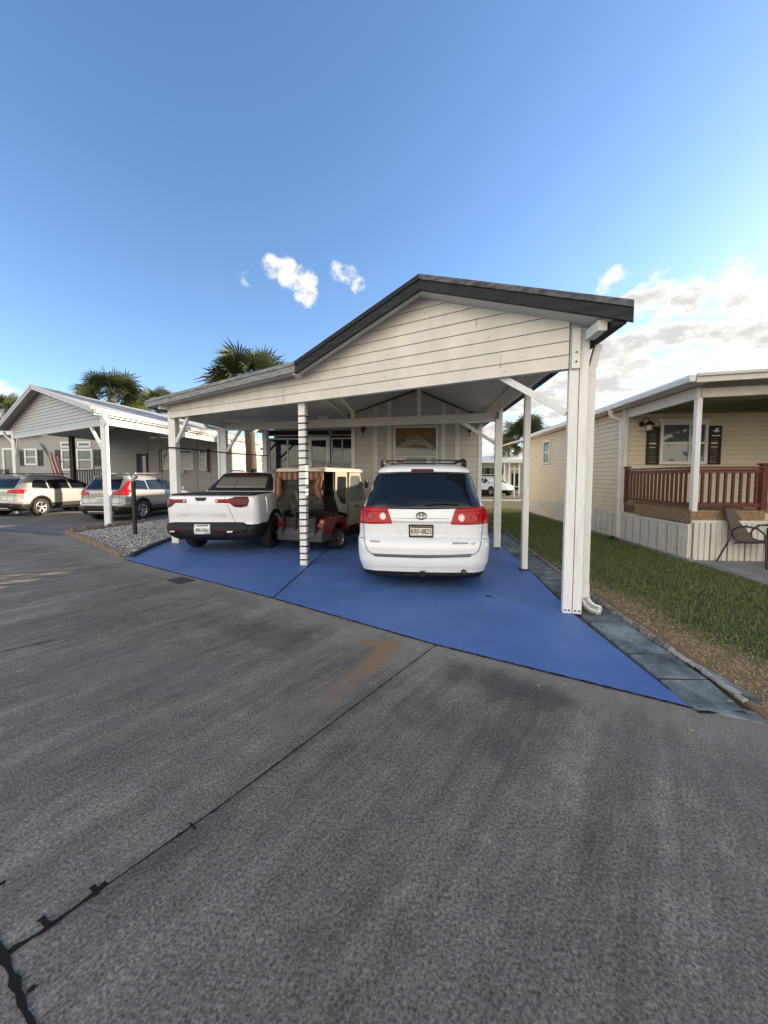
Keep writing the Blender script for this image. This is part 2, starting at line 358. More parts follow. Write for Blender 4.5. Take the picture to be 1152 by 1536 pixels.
joint([(1.87,2.640),(.210,3.489),(-1.805,4.714),(-5.455,6.758)], .022, .007, .4, 'driveway_joint')
for (u0,v0,u1,v1,w_) in ((138,1331,147,1345,.016),(60,1380,72,1392,.018),(40,1490,58,1480,.014),(284,1236,293,1246,.010),(0,1330,8,1322,.012)): joint([G(u0,v0).to_2d(), G((u0+u1)/2+1,(v0+v1)/2).to_2d(), G(u1,v1).to_2d()], w_, .0068, .7, 'road_joint')
joint([G(-30,985).to_2d(), G(60,965).to_2d(), G(120,955).to_2d()], .009, .0035, .6, 'road_joint')
# meter cover in the road
mb = MB(); c = G(271,871); mb.box((c.x,c.y,.004),(.36,.24,.012), rz=R(-30))
o = mb.build('utility_cover', mat('cast cover', (.035,.035,.036), .8, bump=.5, bscale=40), label='small dark rectangular utility cover set in the road beside the blue driveway', cat='utility cover')
mb = MB(); c = G(733,895); mb.lathe([(.0001,.010),(.035,.011),(.045,.008)], (c.x,c.y,0), n=14)
mb.build('drain_cap', M['black'], label='small round dark drain cap in the blue driveway behind the minivan', cat='drain cap')
# neighbours' drive and the kerb strip before it
sheet('driveway', [(-13.4,10.95),(-9.45,9.72),(-9.3,11.5),(-9.2,19),(-26,19),(-26,15.6)], .008, ground_mat('grey drive', f_drive2))
joint([(-30,17.9),(-13.3,10.72),(-9.45,9.52)], .22, .012, .02, 'gutter_strip').data.materials[0] = mat('blue grey gutter', (.115,.125,.155), .85, var=.3, vscale=6)
# gravel bed between the two drives
GRV = ground_mat('gravel', f_gravel)
BED = [(-9.35,9.62),(-5.55,6.92),(-6.0,8.7),(-6.05,12.2),(-7.3,14),(-9.1,15.5),(-9.1,11.5)]
sheet('gravel_bed', BED, .03, GRV)
def inpoly(x, y, P):
    c = False; j = len(P)-1
    for i in range(len(P)):
        if (P[i][1] > y) != (P[j][1] > y) and x < (P[j][0]-P[i][0])*(y-P[i][1])/(P[j][1]-P[i][1])+P[i][0]: c = not c
        j = i
    return c
mb = MB(); n = 0
PEB = [mat('pebble pale', (.74,.71,.66), .9), mat('pebble tan', (.56,.52,.46), .9), mat('pebble grey', (.34,.32,.31), .9)]
while n < 5200:
    x, y = random.uniform(-9.3,-5.5), random.uniform(6.9,13)
    if not inpoly(x, y, BED): continue
    n += 1; r = random.uniform(.009,.022); a = random.random()*3; q = random.uniform(.5,.9)
    vs = [(x+r*math.cos(a+k*PI/2)*random.uniform(.8,1.2), y+r*math.sin(a+k*PI/2)*random.uniform(.8,1.2), .026) for k in range(4)] + [(x+.3*r*math.cos(a), y, .03+r*q)]
    mb.add(vs, [(0,1,4),(1,2,4),(2,3,4),(3,0,4)], mi=random.randrange(3))
mb.build('gravel', PEB, kind='stuff', label='loose pale pebbles filling the bed beside the pickup', cat='gravel')
# lawn on the right
LAWN = ground_mat('lawn soil', f_lawn)
sheet('lawn', [(2.25,2.47),(2.315,3.2),(2.30,4.0),(2.30,5.2),(2.56,10.8),(2.75,24.0),(30,24.5),(30,-14.4),(3.2,1.9)], .012, LAWN)
sheet('lawn', [(-3,24.0),(2.75,24.0),(30,24.5),(30,25.3),(-3,25)], .010, LAWN)
sheet('pavement', [(-30,25.3),(40,25.6),(40,27.4),(-30,27.2)], .012, M['concrete'])
sheet('lawn', [(-30,27.2),(40,27.4),(40,29.6),(-30,29.4)], .010, LAWN)
sheet('patio', [(5.06,7.40),(5.02,5.2),(5.6,3.6),(9.6,3.6),(9.6,7.40)], .03, M['concrete'])
# grass blades on the near lawn
def grass():
    nb = 95000
    y = 1.0 + 18*rng.random(nb)**1.5; x = 2.27 + 2.77*rng.random(nb)
    k = (y > 2.50-.59*(x-2.25)) & (x > 2.40+np.clip(y-5,0,9)*.045-np.clip(3.4-y,0,1)*.15)
    bare = np.clip((2.98-(y-5)*.09-x)/.8, 0, 1)
    k &= rng.random(nb) > bare*.15
    k &= ~((x > 5.0-.0*(y)) & (y < 7.45))
    x, y = x[k], y[k]; n = len(x); dry = (rng.random(n) < np.clip(bare[k]*1.5,.10,.9)).astype(int)
    h = rng.uniform(.022,.058,n)*(1-.60*dry); w = rng.uniform(.0022,.0045,n)*(1+y*.08); a = rng.random(n)*6.283; le = rng.uniform(0,.035,n)*(1+1.3*dry); la = rng.random(n)*6.283
    V = np.zeros((n,3,3))
    V[:,0] = np.stack([x-w*np.cos(a), y-w*np.sin(a), np.full(n,.010)],1); V[:,1] = np.stack([x+w*np.cos(a), y+w*np.sin(a), np.full(n,.010)],1)
    V[:,2] = np.stack([x+le*np.cos(la), y+le*np.sin(la), .012+h],1)
    me = bpy.data.meshes.new('grass'); me.vertices.add(3*n); me.vertices.foreach_set('co', V.reshape(-1))
    me.loops.add(3*n); me.loops.foreach_set('vertex_index', np.arange(3*n)); me.polygons.add(n)
    me.polygons.foreach_set('loop_start', np.arange(0,3*n,3)); me.polygons.foreach_set('loop_total', np.full(n,3))
    mi = np.where(dry==1, 2, rng.integers(0,2,n)); me.polygons.foreach_set('material_index', mi.astype(np.int32)); me.update()
    put('grass', me, [mat('blade green', (.085,.135,.030), .8), mat('blade olive', (.17,.195,.06), .8), mat('blade straw', (.50,.38,.22), .85)], kind='stuff', label='short patchy grass, dry beside the pavers', cat='grass')
grass()
mb = MB()
for i in range(170):                                          # fallen leaves and bits on lawn, pavers and drive edge
    if i < 120: y_ = 2.4+8*random.random()**1.6; x_ = random.uniform(1.95,3.9)
    else: x_ = random.uniform(-5,2); y_ = yE(x_)+random.uniform(-.35,.08)
    a_ = random.random()*6.28; s_ = random.uniform(.010,.028); z_ = .030 if x_ > 2.3 else (.022 if x_ > 1.86 else .010); d_ = Vector((math.cos(a_),math.sin(a_),0)); n_ = Vector((-d_.y,d_.x,0)); c_ = Vector((x_,y_,z_))
    mb.add([c_-d_*s_,c_+n_*s_*.4+Vector((0,0,.004)),c_+d_*s_,c_-n_*s_*.4+Vector((0,0,.006))], [(0,1,2,3)], mi=random.randrange(2))
mb.build('leaf_litter', [mat('dead leaf', (.20,.12,.06), .9), mat('pale leaf', (.36,.29,.18), .9)], kind='stuff', label='scattered dead leaves on the lawn edge, pavers and road edge', cat='leaf litter')
# slate blue pavers along the drive
PAV = ground_mat('slate paver', f_paver)
ys = [2.44,2.60,3.01,3.43,4.17,4.62,5.22,5.9,6.6,7.3,8.0,8.7,9.4,10.1,10.8]
where = ['at the road end of the walk','second from the road in the walk','third from the road in the walk','just before the big corner post, on its road side','beside the foot of the big corner post','just past the big corner post downspout']
def xl(y): return 1.875 + max(0,(y-4.4))*.022
def xr(y): return 2.245 + max(0,y-5)*.045 - (.06 if y < 2.7 else 0)
for i in range(len(ys)-1):
    a, b = ys[i]+.011, ys[i+1]-.011
    mb = MB(); t = .02
    p = [(xl(a)+.004,a-(.575*0)),(xr(a)-.006,a+.01),(xr(b)-.006,b+.02),(xl(b)+.004,b)]
    if i == 0: p = [(1.93,2.625),(2.20,2.50),(2.19,2.60),(1.90,2.64)]
    z = .010+random.uniform(0,.004)
    mb.prism([(x,y,z-.05) for x,y in p], (0,0,.05))
    o = mb.build('paving_slab', PAV, bevel=.004, label='slate blue paving slab %s' % (where[i] if i < len(where) else 'deeper along the walk beside the carport posts'), cat='paving slab', group='slate blue paving slabs beside the driveway')
for y_ in ys[1:-1]: joint([(xl(y_)-.005,y_),(xr(y_)-.005,y_+.01)], .034, .0095, .15, 'paving_joint')
# scalloped stone edging along the lawn
y = 3.48; k = 0
while y < 10.8:
    L = .36 if y > 5 else .30
    mb = MB(); x0 = xr(y)+.035
    nsc = 5; t = thing  # five scallops per block
    for s in range(nsc):
        yy = y + (s+.5)*L/nsc; r = L/nsc*.56
        mb.lathe([(.0001,.055+random.uniform(0,.012)),(r*.6,.05),(r,.025),(r*1.02,-.03)], (xr(yy)+.035+random.uniform(-.006,.006), yy, 0), n=9)
    mb.build('edging_stone', M['stone'], label='scalloped grey edging stone at the lawn edge ' + ('near the downspout foot' if y < 5 else 'deeper beside the carport posts'), cat='edging stone', group='scalloped edging stones along the lawn')
    y += L+.01; k += 1
mb = MB()
for i in range(9):
    t_ = i/8; a_ = Vector((2.285+.018*math.sin(t_*3),3.44-.66*t_,.012)); mb.box(a_+Vector((random.uniform(-.006,.006),0,random.uniform(-.004,.004))), (.042+random.uniform(-.008,.008),.078,.028), rz=random.uniform(-.12,.12))
mb.build('edging_strip', mat('pale mortar', (.46,.44,.40), .9, var=.4, vscale=14, bump=.5, bscale=40), bevel=.006, label='pale straight edging strip between the pavers and the dry lawn end', cat='edging strip')
mb = MB(); mb.prism([(2.33,3.25,-.03),(2.40,2.75,-.03),(2.33,2.70,-.03),(2.31,3.2,-.03)], (0,0,.052))
mb.build('paving_slab', PAV, label='sunken blue paving sliver outside the pale edging strip', cat='paving slab')
# upright brick edging round the gravel
def brickrow(pts, lab, grp):
    a, b = Vector(pts[0]), Vector(pts[1]); n = int((b-a).length/.115)
    ang = math.atan2((b-a).y, (b-a).x)
    for i in range(n):
        p = a.lerp(b, (i+.5)/n); h = random.uniform(.085,.16)
        mb = MB(); tilt = Matrix.Rotation(random.uniform(-.1,.1), 3, 'X') @ Matrix.Rotation(random.uniform(-.06,.06), 3, 'Y')
        mb.box((p.x+random.uniform(-.012,.012), p.y+random.uniform(-.012,.012), h/2), (.082,.07,h), M=Matrix.Rotation(ang,3,'Z') @ tilt)
        mb.build('edging_brick', M['brick'], bevel=.006, label=lab, cat='brick', group=grp)
brickrow([(-9.45,9.70),(-5.70,6.98)], 'upright brown edging brick in the row along the road side of the gravel bed', 'edging bricks on the road side of the gravel')
brickrow([(-9.46,9.85),(-9.12,12.3)], 'upright brown edging brick in the row along the neighbouring drive', 'edging bricks beside the neighbouring drive')
brickrow([(-8.35,12.3),(-6.3,12.4)], 'upright brown edging brick in the short row behind the black mailbox post', 'edging bricks behind the mailbox post')
mb = MB(); P = [(-5.46,6.98),(-5.75,7.9),(-5.98,8.9),(-6.0,10.4)]
for i in range(3): mb.beam((*P[i],.03),(*P[i+1],.03),.07,.09)
mb.build('edging_strip', mat('dark edging', (.03,.03,.03), .9, bump=.5, bscale=20), label='dark low edging strip between the gravel bed and the blue driveway', cat='edging strip')
# ------------------------------------------------------------------ siding helper
def siding(mb, a, b, z0, top, pitch, proud=.014, tilt=0.0, out=None, gap=.0055):
    """lap siding on the vertical plane a->b (2d), top = list of (s, z) in metres along a->b; outward is right of a->b unless out given"""
    a, b = Vector(a), Vector(b); L = (b-a).length; d = (b-a)/L; n = Vector((d.y,-d.x)) if out is None else Vector(out)
    top = [(s, z-tilt*s) for s, z in top]
    def T(s):
        for (s0,q0),(s1,q1) in zip(top, top[1:]):
            if s0-1e-6 <= s <= s1+1e-6: return q0+(q1-q0)*((s-s0)/(s1-s0) if s1 > s0 else 0)
        return -1e9
    def P(s, z, o): q = a+d*s+n*o; return (q.x, q.y, z+tilt*s)
    zmax = max(q for _, q in top); z = z0
    while z < zmax-1e-4:
        z1 = z+pitch; br = {top[0][0], top[-1][0]}
        for (s0,q0),(s1,q1) in zip(top, top[1:]):
            br.add(s0); br.add(s1)
            for zz in (z, z1):
                if (q0-zz)*(q1-zz) < 0: br.add(s0+(s1-s0)*(zz-q0)/(q1-q0))
        br = sorted(br)
        for s0, s1 in zip(br, br[1:]):
            if s1-s0 < 1e-4: continue
            m = (s0+s1)/2
            if T(m) <= z+1e-4: continue
            u0, u1 = max(z, min(z1, T(s0+1e-5))), max(z, min(z1, T(s1-1e-5)))
            f = lambda q: proud*(1-(q-z)/pitch)+.001
            z_ = z; z = min(z+gap, z1-.01) if z > z0+1e-6 else z
            i = len(mb.v)
            u0, u1 = max(u0, z), max(u1, z)
            mb.add([P(s0,z,f(z)),P(s1,z,f(z)),P(s1,u1,f(u1)),P(s0,u0,f(u0)),P(s0,z,0),P(s1,z,0)], [(0,1,2,3),(4,5,1,0)]); z = z_
        z = z1
    return mb
def framed(root, name, a, b, z0, z1, fw=.05, proud=.05, mf=None, mp=None, nx=1, nz=1, bar=.025, sash=None, out=None, glass='pane'):
    """window: a frame part with its pane as sub-part; a,b 2d ends left->right seen from outside"""
    a, b = Vector(a), Vector(b); L = (b-a).length; d = (b-a)/L; n = Vector((d.y,-d.x)) if out is None else Vector(out)
    mf = mf or M['alu']; mp = mp or M['glassb']
    def P(s, z, o): q = a+d*s+n*o; return Vector((q.x,q.y,z))
    mb = MB()
    def bar_(s0,s1,q0,q1,o0,o1): mb.hexa([P(s0,q0,o1),P(s1,q0,o1),P(s1,q0,o0),P(s0,q0,o0)], [P(s0,q1,o1),P(s1,q1,o1),P(s1,q1,o0),P(s0,q1,o0)])
    bar_(0,fw,z0,z1,0,proud); bar_(L-fw,L,z0,z1,0,proud); bar_(fw,L-fw,z1-fw,z1,0,proud); bar_(fw,L-fw,z0,z0+fw,0,proud+.015)
    for i in range(1,nx): s = fw+(L-2*fw)*i/nx; bar_(s-bar/2,s+bar/2,z0+fw,z1-fw,.01,proud-.008)
    for i in range(1,nz): z = z0+fw+(z1-z0-2*fw)*i/nz; bar_(fw,L-fw,z-bar/2,z+bar/2,.012,proud-.012)
    w = mb.build(name, mf, root)
    p = MB(); p.hexa([P(fw,z0+fw,.022),P(L-fw,z0+fw,.022),P(L-fw,z0+fw,.016),P(fw,z0+fw,.016)], [P(fw,z1-fw,.022),P(L-fw,z1-fw,.022),P(L-fw,z1-fw,.016),P(fw,z1-fw,.016)])
    p.build(glass, mp, w); return w
def shutter(root, a, b, z0, z1, m, out=None):
    a, b = Vector(a), Vector(b); L = (b-a).length; d = (b-a)/L; n = Vector((d.y,-d.x)) if out is None else Vector(out)
    mb = MB()
    def P(s, z, o): q = a+d*s+n*o; return Vector((q.x,q.y,z))
    def bar_(s0,s1,q0,q1,o0,o1): mb.hexa([P(s0,q0,o1),P(s1,q0,o1),P(s1,q0,o0),P(s0,q0,o0)], [P(s0,q1,o1),P(s1,q1,o1),P(s1,q1,o0),P(s0,q1,o0)])
    e = .045; zm = (z0+z1)/2
    for s0,s1,q0,q1 in ((0,e,z0,z1),(L-e,L,z0,z1),(e,L-e,z0,z0+e),(e,L-e,z1-e,z1),(e,L-e,zm-e/2,zm+e/2)): bar_(s0,s1,q0,q1,.0,.045)
    q = z0+e+.02
    while q < z1-e-.03:
        if abs(q-zm) > .05: bar_(e,L-e,q,q+.03,.012,.034)
        q += .042
    return mb.build('shutter', m, root)
# ------------------------------------------------------------------ our carport
TOP = [(-6.17,3.31),(-1.9,3.384),(.06,4.09),(2.06,3.20)]       # roof profile (x, z), left to right
def prof(x, P=TOP):
    for (x0,q0),(x1,q1) in zip(P, P[1:]):
        if x0-1e-6 <= x <= x1+1e-6: return q0+(q1-q0)*(x-x0)/(x1-x0)
    return P[0][1] if x < P[0][0] else P[-1][1]
def tiltz(x): return (1.78-x)*.0235
root = cp = thing('carport', 'long white carport with a black edged gable over the blue driveway', 'carport', (-1.9,7.5,0))
Ldir = Vector((.8714,-.4906)); Nout = Vector((-.4906,-.8714))
YB = 10.78
def roofprism(mb, pts, dtop, dbot, yfront, yback):
    for (x0,q0),(x1,q1) in zip(pts, pts[1:]):
        b0 = [Vector((x0,yfront(x0),q0-dbot)),Vector((x1,yfront(x1),q1-dbot)),Vector((x1,yback(x1),q1-dbot)),Vector((x0,yback(x0),q0-dbot))]
        t0 = [Vector((p.x,p.y,p.z+dbot-dtop)) for p in b0]
        mb.hexa(b0, t0)
fas = lambda x: yF(x)-.36
back = lambda x: YB if x > -1.9 else 12.0
mb = MB(); roofprism(mb, TOP[1:], 0, .07, lambda x: fas(x)+.03, lambda x: YB); mb.hexa([Vector((-6.17,fas(-6.17)+.03,3.24)),Vector((-1.9,fas(-1.9)+.03,3.314)),Vector((-1.9,12.0,3.314)),Vector((-6.17,12.0,3.24))],[Vector((-6.17,fas(-6.17)+.03,3.31)),Vector((-1.9,fas(-1.9)+.03,3.384)),Vector((-1.9,12.0,3.384)),Vector((-6.17,12.0,3.31))])
mb.build('roof', M['roof'], cp)
inset = [(-5.95,prof(-5.95)),(-1.9,3.384),(.06,4.09),(1.92,prof(1.92))]
mb = MB(); roofprism(mb, inset[1:], .08, .10, lambda x: yF(x)+.05, lambda x: YB)
roofprism(mb, inset[:2], .08, .10, lambda x: yF(x)+.05, lambda x: 11.95)
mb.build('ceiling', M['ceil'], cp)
def soffit_(mb):
    P = [(-6.1,prof(-6.1)),(-1.9,3.384),(.06,4.09),(2.03,prof(2.03))]
    for (x0,q0),(x1,q1) in zip(P, P[1:]):
        d0, d1 = (.148,.118) if x1 <= -1.8 else (.174,.142)
        mb.hexa([Vector((x0,fas(x0)+.035,q0-d0)),Vector((x1,fas(x1)+.035,q1-d0)),Vector((x1,yF(x1)-.02,q1-d1)),Vector((x0,yF(x0)-.02,q0-d1))],[Vector((x0,fas(x0)+.035,q0-d0+.02)),Vector((x1,fas(x1)+.035,q1-d0+.02)),Vector((x1,yF(x1)-.02,q1-d1+.02)),Vector((x0,yF(x0)-.02,q0-d1+.02))])
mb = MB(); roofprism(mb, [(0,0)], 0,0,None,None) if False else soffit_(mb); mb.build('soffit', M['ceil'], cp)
def fascia(name, x0, x1, ztop, zbot, o0, o1, m, ext0=0, ext1=0, parent=None):
    mb = MB(); q = lambda x, z, o: Vector((x+Nout.x*o, fas(x)+Nout.y*o, z))
    a, b = x0+ext0, x1+ext1; za, zb = prof(x0), prof(x1)
    mb.hexa([q(a,za-zbot,o1),q(b,zb-zbot,o1),q(b,zb-zbot,o0),q(a,za-zbot,o0)], [q(a,za-ztop,o1),q(b,zb-ztop,o1),q(b,zb-ztop,o0),q(a,za-ztop,o0)])
    return mb.build(name, m, parent or cp, bevel=.004)
f1 = fascia('fascia', .06, 2.06, .058, .182, -.03, .02, M['fasciaD']); fascia('drip_edge', .06, 2.06, -.012, .055, -.05, .035, M['fasciaT'], parent=f1)
f2 = fascia('fascia', -1.9, .06, .058, .182, -.03, .02, M['fasciaD']); fascia('drip_edge', -1.9, .06, -.012, .055, -.05, .035, M['fasciaD'], parent=f2)
f3 = fascia('fascia', -6.17, -1.9, .05, .155, -.03, .018, M['fasciaG'], 0, -.004); fascia('drip_edge', -6.17, -1.9, -.012, .047, -.05, .03, M['fasciaG'], 0, -.004, parent=f3)
# gable siding
A2 = Vector((-5.62, yF(-5.62)))+Nout*.055; B2 = Vector((1.70, yF(1.70)))+Nout*.055; LS = (B2-A2).length
S = lambda x: (x+5.62)/7.32*LS
tops = [(S(x), prof(x)-.128) for x in (-5.62,-1.9,.06,1.70)]
mb = MB(); siding(mb, A2, B2, 2.73+tiltz(-5.62), tops, .147, .013, tilt=-.0235*7.32/LS); g = mb.build('gable_siding', M['siding'], cp)
mb = MB()                                                    # backing board so the gable has a body, dark to paint lap shadows
q = lambda x, z, o: Vector((x+Nout.x*o, yF(x)+Nout.y*o, z))
for x0, x1 in ((-5.62,-1.9),(-1.9,.06),(.06,1.70)):
    za, zb = prof(x0)-.115, prof(x1)-.115
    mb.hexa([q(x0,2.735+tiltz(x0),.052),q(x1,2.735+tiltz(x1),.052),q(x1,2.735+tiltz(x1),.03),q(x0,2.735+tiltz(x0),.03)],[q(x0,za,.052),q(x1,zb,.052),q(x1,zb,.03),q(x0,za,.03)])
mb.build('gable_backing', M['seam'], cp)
# butt seams and nail heads of the boards
mb = MB()
for (x, z, h) in ((1.05,2.86,.14),(-.55,2.92,.0),(.78,3.37,.15),(-2.25,2.86,.28)):
    if h: mb.hexa([q(x,z,.070),q(x+.004,z,.070),q(x+.004,z,.05),q(x,z,.05)],[q(x,z+h,.070),q(x+.004,z+h,.070),q(x+.004,z+h,.05),q(x,z+h,.05)])
for i in range(8):
    for x in (-5.0,-4.2,-3.3,-2.6,-1.75,-1.2,-.65,-.1,.45,1.0,1.5):
        z = 2.73+tiltz(x)+.03+i*.147+.02*((i*7+int(x*10))%3)
        xx = x+.17*((i*5+int(abs(x)*10))%4-1.5)
        if -5.5 < xx < 1.6 and z < prof(xx)-.17 and (i+int(abs(x)*10))%3 == 1: mb.hexa([q(xx,z,.072),q(xx+.011,z,.072),q(xx+.011,z,.056),q(xx,z,.056)],[q(xx,z+.011,.072),q(xx+.011,z+.011,.072),q(xx+.011,z+.011,.056),q(xx,z+.011,.056)])
mb.build('nail_head', mat('nail stain', (.46,.43,.37), .8), cp)
mb = MB(); mb.hexa([q(-5.60,2.75+tiltz(-5.6),.028),q(1.70,2.735,.028),q(1.70,2.735,-.045),q(-5.60,2.75+tiltz(-5.6),-.045)],[q(-5.60,3.0+tiltz(-5.6),.028),q(1.70,2.985,.028),q(1.70,2.985,-.045),q(-5.60,3.0+tiltz(-5.6),-.045)])
mb.build('header_beam', M['beam'], cp)
# posts
rotF = math.atan2(Ldir.y, Ldir.x)
def post(x, y, w, d, z1, rz=0, base=True, z0=.006):
    mb = MB(); mb.box((x,y,(z0+z1)/2),(w,d,z1-z0),rz=rz); return mb.build('post', M['paint'], cp, bevel=.006)
c0 = Vector((1.80,4.47))
mb = MB(); RM = Matrix.Rotation(rotF*.35,3,'Z')
for dx, w in ((-.052,.098),(.050,.092)):
    p = RM @ Vector((dx,0,0)); mb.box((c0.x+p.x,c0.y+p.y,1.62),(w,.10,3.228),M=RM)
pst = mb.build('post', M['paint'], cp, bevel=.006)
mb = MB(); p = RM @ Vector((-.045,-.072,0)); mb.box((c0.x+p.x,c0.y+p.y,2.94),(.085,.035,.42),M=RM); mb.build('post_cleat', M['paint'], cp, bevel=.004)
for dx in (-.075,-.035,.030,.072):
    mb = MB(); p = RM @ Vector((dx,-.055,0)); mb.lathe([(.0001,-.012),(.009,-.010),(.009,.012)], (c0.x+p.x,c0.y+p.y,.045), axis='Y', n=8); mb.build('bolt', M['steel'], pst)
for z in (2.80,2.90):
    mb = MB(); p = RM @ Vector((-.045,-.094,0)); mb.lathe([(.0001,-.012),(.009,-.010),(.009,.012)], (c0.x+p.x,c0.y+p.y,z), axis='Y', n=8); mb.build('bolt', M['steel'], pst)
post(1.83,6.49,.095,.095,3.02); post(1.80,8.48,.15,.10,3.04)
MIDP = Vector((-1.93,6.60)); post(MIDP.x,MIDP.y,.125,.125,2.83, rz=rotF*.25)
post(-5.58,8.60,.17,.17,3.16); post(-5.45,10.72,.17,.15,3.14); post(-4.75,12.0,.14,.12,3.14)
# base plate of the slim post and bolt straps on the third one
for (x,y) in ((1.83,6.49),(1.80,8.48)):
    mb = MB(); mb.box((x,y,.022),(.13,.13,.03)); mb.build('post_base', M['steel'], cp)
mb = MB(); mb.box((1.76,8.425,2.90),(.05,.012,.22)); mb.build('strap', M['steel'], cp)
# beams along the eaves, rear tie beam, king posts, braces
mb = MB(); mb.hexa([Vector((1.73,4.53,2.93)),Vector((1.79,4.53,2.93)),Vector((1.79,10.75,2.93)),Vector((1.73,10.75,2.93))],[Vector((1.73,4.53,3.19)),Vector((1.79,4.53,3.17)),Vector((1.79,10.75,3.17)),Vector((1.73,10.75,3.19))]); mb.build('eave_beam', M['beam'], cp)
mb = MB(); mb.beam((-5.58,8.69,3.05),(-5.45,10.64,3.05),.06,.2); mb.beam((-5.45,10.80,3.05),(-4.8,11.93,3.05),.06,.2); mb.build('eave_beam', M['beam'], cp)
tb = [(-5.37,10.64,2.97),(1.72,8.50,2.835)]
mb = MB(); mb.beam(tb[0],tb[1],.06,.19); mb.build('tie_beam', M['beam'], cp, bevel=.004)
def onb(x): t = (x-tb[0][0])/(tb[1][0]-tb[0][0]); return Vector((x, tb[0][1]+(tb[1][1]-tb[0][1])*t, tb[0][2]+(tb[1][2]-tb[0][2])*t))
for x in (.10,):
    p = onb(x); mb = MB(); mb.box((p.x,p.y,(p.z+.1+prof(x)-.1)/2),(.09,.05,prof(x)-.2-p.z)); mb.build('king_post', M['beam'], cp)
p = onb(-1.52); mb = MB(); mb.box((p.x,p.y,p.z+.20),(.1,.06,.21)); mb.beam((p.x,p.y,p.z+.31),(-1.62,yF(-1.6)+.1,prof(-1.6)-.15),.07,.09); mb.build('ridge_strut', M['beam'], cp)
mb = MB(); mb.beam((-1.9,yF(-1.9)+.1,3.25),(-1.9,11.9,3.25),.06,.08); mb.build('valley_beam', M['beam'], cp)
def brace(a, b, w=.075, d=.05):
    mb = MB(); mb.beam(a, b, d, w); return mb.build('brace', M['paint'], cp, bevel=.003)
P0 = Vector((1.70,4.50,2.27)); 
a = Vector((1.05, yF(1.05)+.03, 2.77)); brace(a, P0)
brace((-5.50,8.57,2.36),(-5.02,8.30,2.92)); brace((-5.37,10.70,2.28),(-4.82,10.50,2.92)); brace((1.73,8.49,2.28),(1.0,8.72,2.80))
# gutter on the right eave, downspout beside the corner post
mb = MB(); mb.hexa([Vector((1.93,3.99,3.02)),Vector((2.02,3.95,3.02)),Vector((2.02,22,3.02)),Vector((1.93,22,3.02))],[Vector((1.93,3.99,3.13)),Vector((2.058,3.95,3.13)),Vector((2.058,22,3.13)),Vector((1.93,22,3.13))]); gt = mb.build('gutter', M['fasciaD'], cp)
mb = MB(); mb.beam((1.86,yF(1.86)-.02,3.06),(1.86,yF(1.86)-.30,3.06),.09,.10); mb.build('outrigger', M['beam'], cp)
mb = MB(); mb.beam((-1.92,yF(-1.92)-.07,3.24),(-1.92,yF(-1.92)-.33,3.24),.09,.08); mb.build('outrigger', M['beam'], cp)
mb = MB(); mb.beam((-5.62,yF(-5.62)-.02,3.14),(-5.75,yF(-5.75)-.30,3.14),.09,.10); mb.build('outrigger', M['beam'], cp)
dsx, dsy = 1.957, 4.52
mb = MB(); mb.tube([(2.04,4.56,3.03),(2.03,4.56,2.98),(dsx,dsy,2.74),(dsx,dsy,2.66),(dsx,dsy,.34)], .04, n=4, sq=(.040,.033)); ds = mb.build('downspout', M['alu'], cp, bevel=.006)
el = [Vector((dsx,dsy,.34)),Vector((dsx,dsy,.22)),Vector((dsx+.008,dsy-.008,.15)),Vector((dsx+.03,dsy-.03,.10)),Vector((dsx+.065,dsy-.06,.07)),Vector((dsx+.11,dsy-.10,.058)),Vector((dsx+.135,dsy-.12,.057))]
mb = MB(); pts = []
for i in range(len(el)-1):
    for k in range(6): pts.append(el[i].lerp(el[i+1],k/6))
mb.tube(pts+[el[-1]], .04, n=4, sq=(.043,.036)); o = mb.build('elbow', M['alu'], ds)
mb = MB()
for i in range(10,34,2):
    d = (pts[i+1]-pts[i]); d.normalize(); mb.tube([pts[i]-d*.006,pts[i]+d*.006], .04, n=4, sq=(.0475,.041))
mb.build('elbow_rib', mat('shaded rib', (.36,.36,.36), .5), o)
# left gutter end and downspout by the rear post
mb = MB(); mb.tube([(-5.9,10.55,3.22),(-5.9,10.55,3.05),(-5.88,10.6,2.98),(-5.62,10.72,2.93),(-5.60,10.72,2.86),(-5.60,10.72,.1)], .04, n=4, sq=(.04,.032)); mb.build('downspout', M['alu'], cp)
mb = MB(); mb.hexa([Vector((-6.22,fas(-6.17),3.16)),Vector((-6.12,fas(-6.17),3.16)),Vector((-6.12,12,3.16)),Vector((-6.22,12,3.16))],[Vector((-6.24,fas(-6.17),3.29)),Vector((-6.12,fas(-6.17),3.24)),Vector((-6.12,12,3.24)),Vector((-6.24,12,3.29))]); mb.build('gutter', M['fasciaG'], cp)
# black cord wound round the middle post (its own thing), pole tied across the left posts
mb = MB(); path = []; Rm = Matrix.Rotation(rotF*.25,3,'Z'); h = .0645
cor = [(-h,-h),(h,-h),(h,h),(-h,h)]; z = .10; k = 0; st = .119/4
while z < 2.72:
    path.append(Rm @ Vector((*cor[k%4],0)) + Vector((MIDP.x,MIDP.y,z + .004*math.sin(k)))); z += st*(.1 if k%4 != 3 else 3.7); k += 1
mb.tube(path, .0125, n=6); mb.tube([(MIDP.x+.085,MIDP.y-.03,2.6),(MIDP.x+.082,MIDP.y-.03,1.4),(MIDP.x+.085,MIDP.y-.04,.03)], .006, n=5)
mb.build('cord', M['black'], label='black cord wound in even turns up the white middle carport post', cat='cord')
mb = MB(); mb.tube([(-5.74,8.50,2.235),(-5.5,8.46,2.23),(-4.9,9.9,2.19),(-4.35,11.2,2.19)], .016, n=8)
mb.build('pole', M['blackm'], label='thin dark pole slung between the two left carport posts', cat='pole')
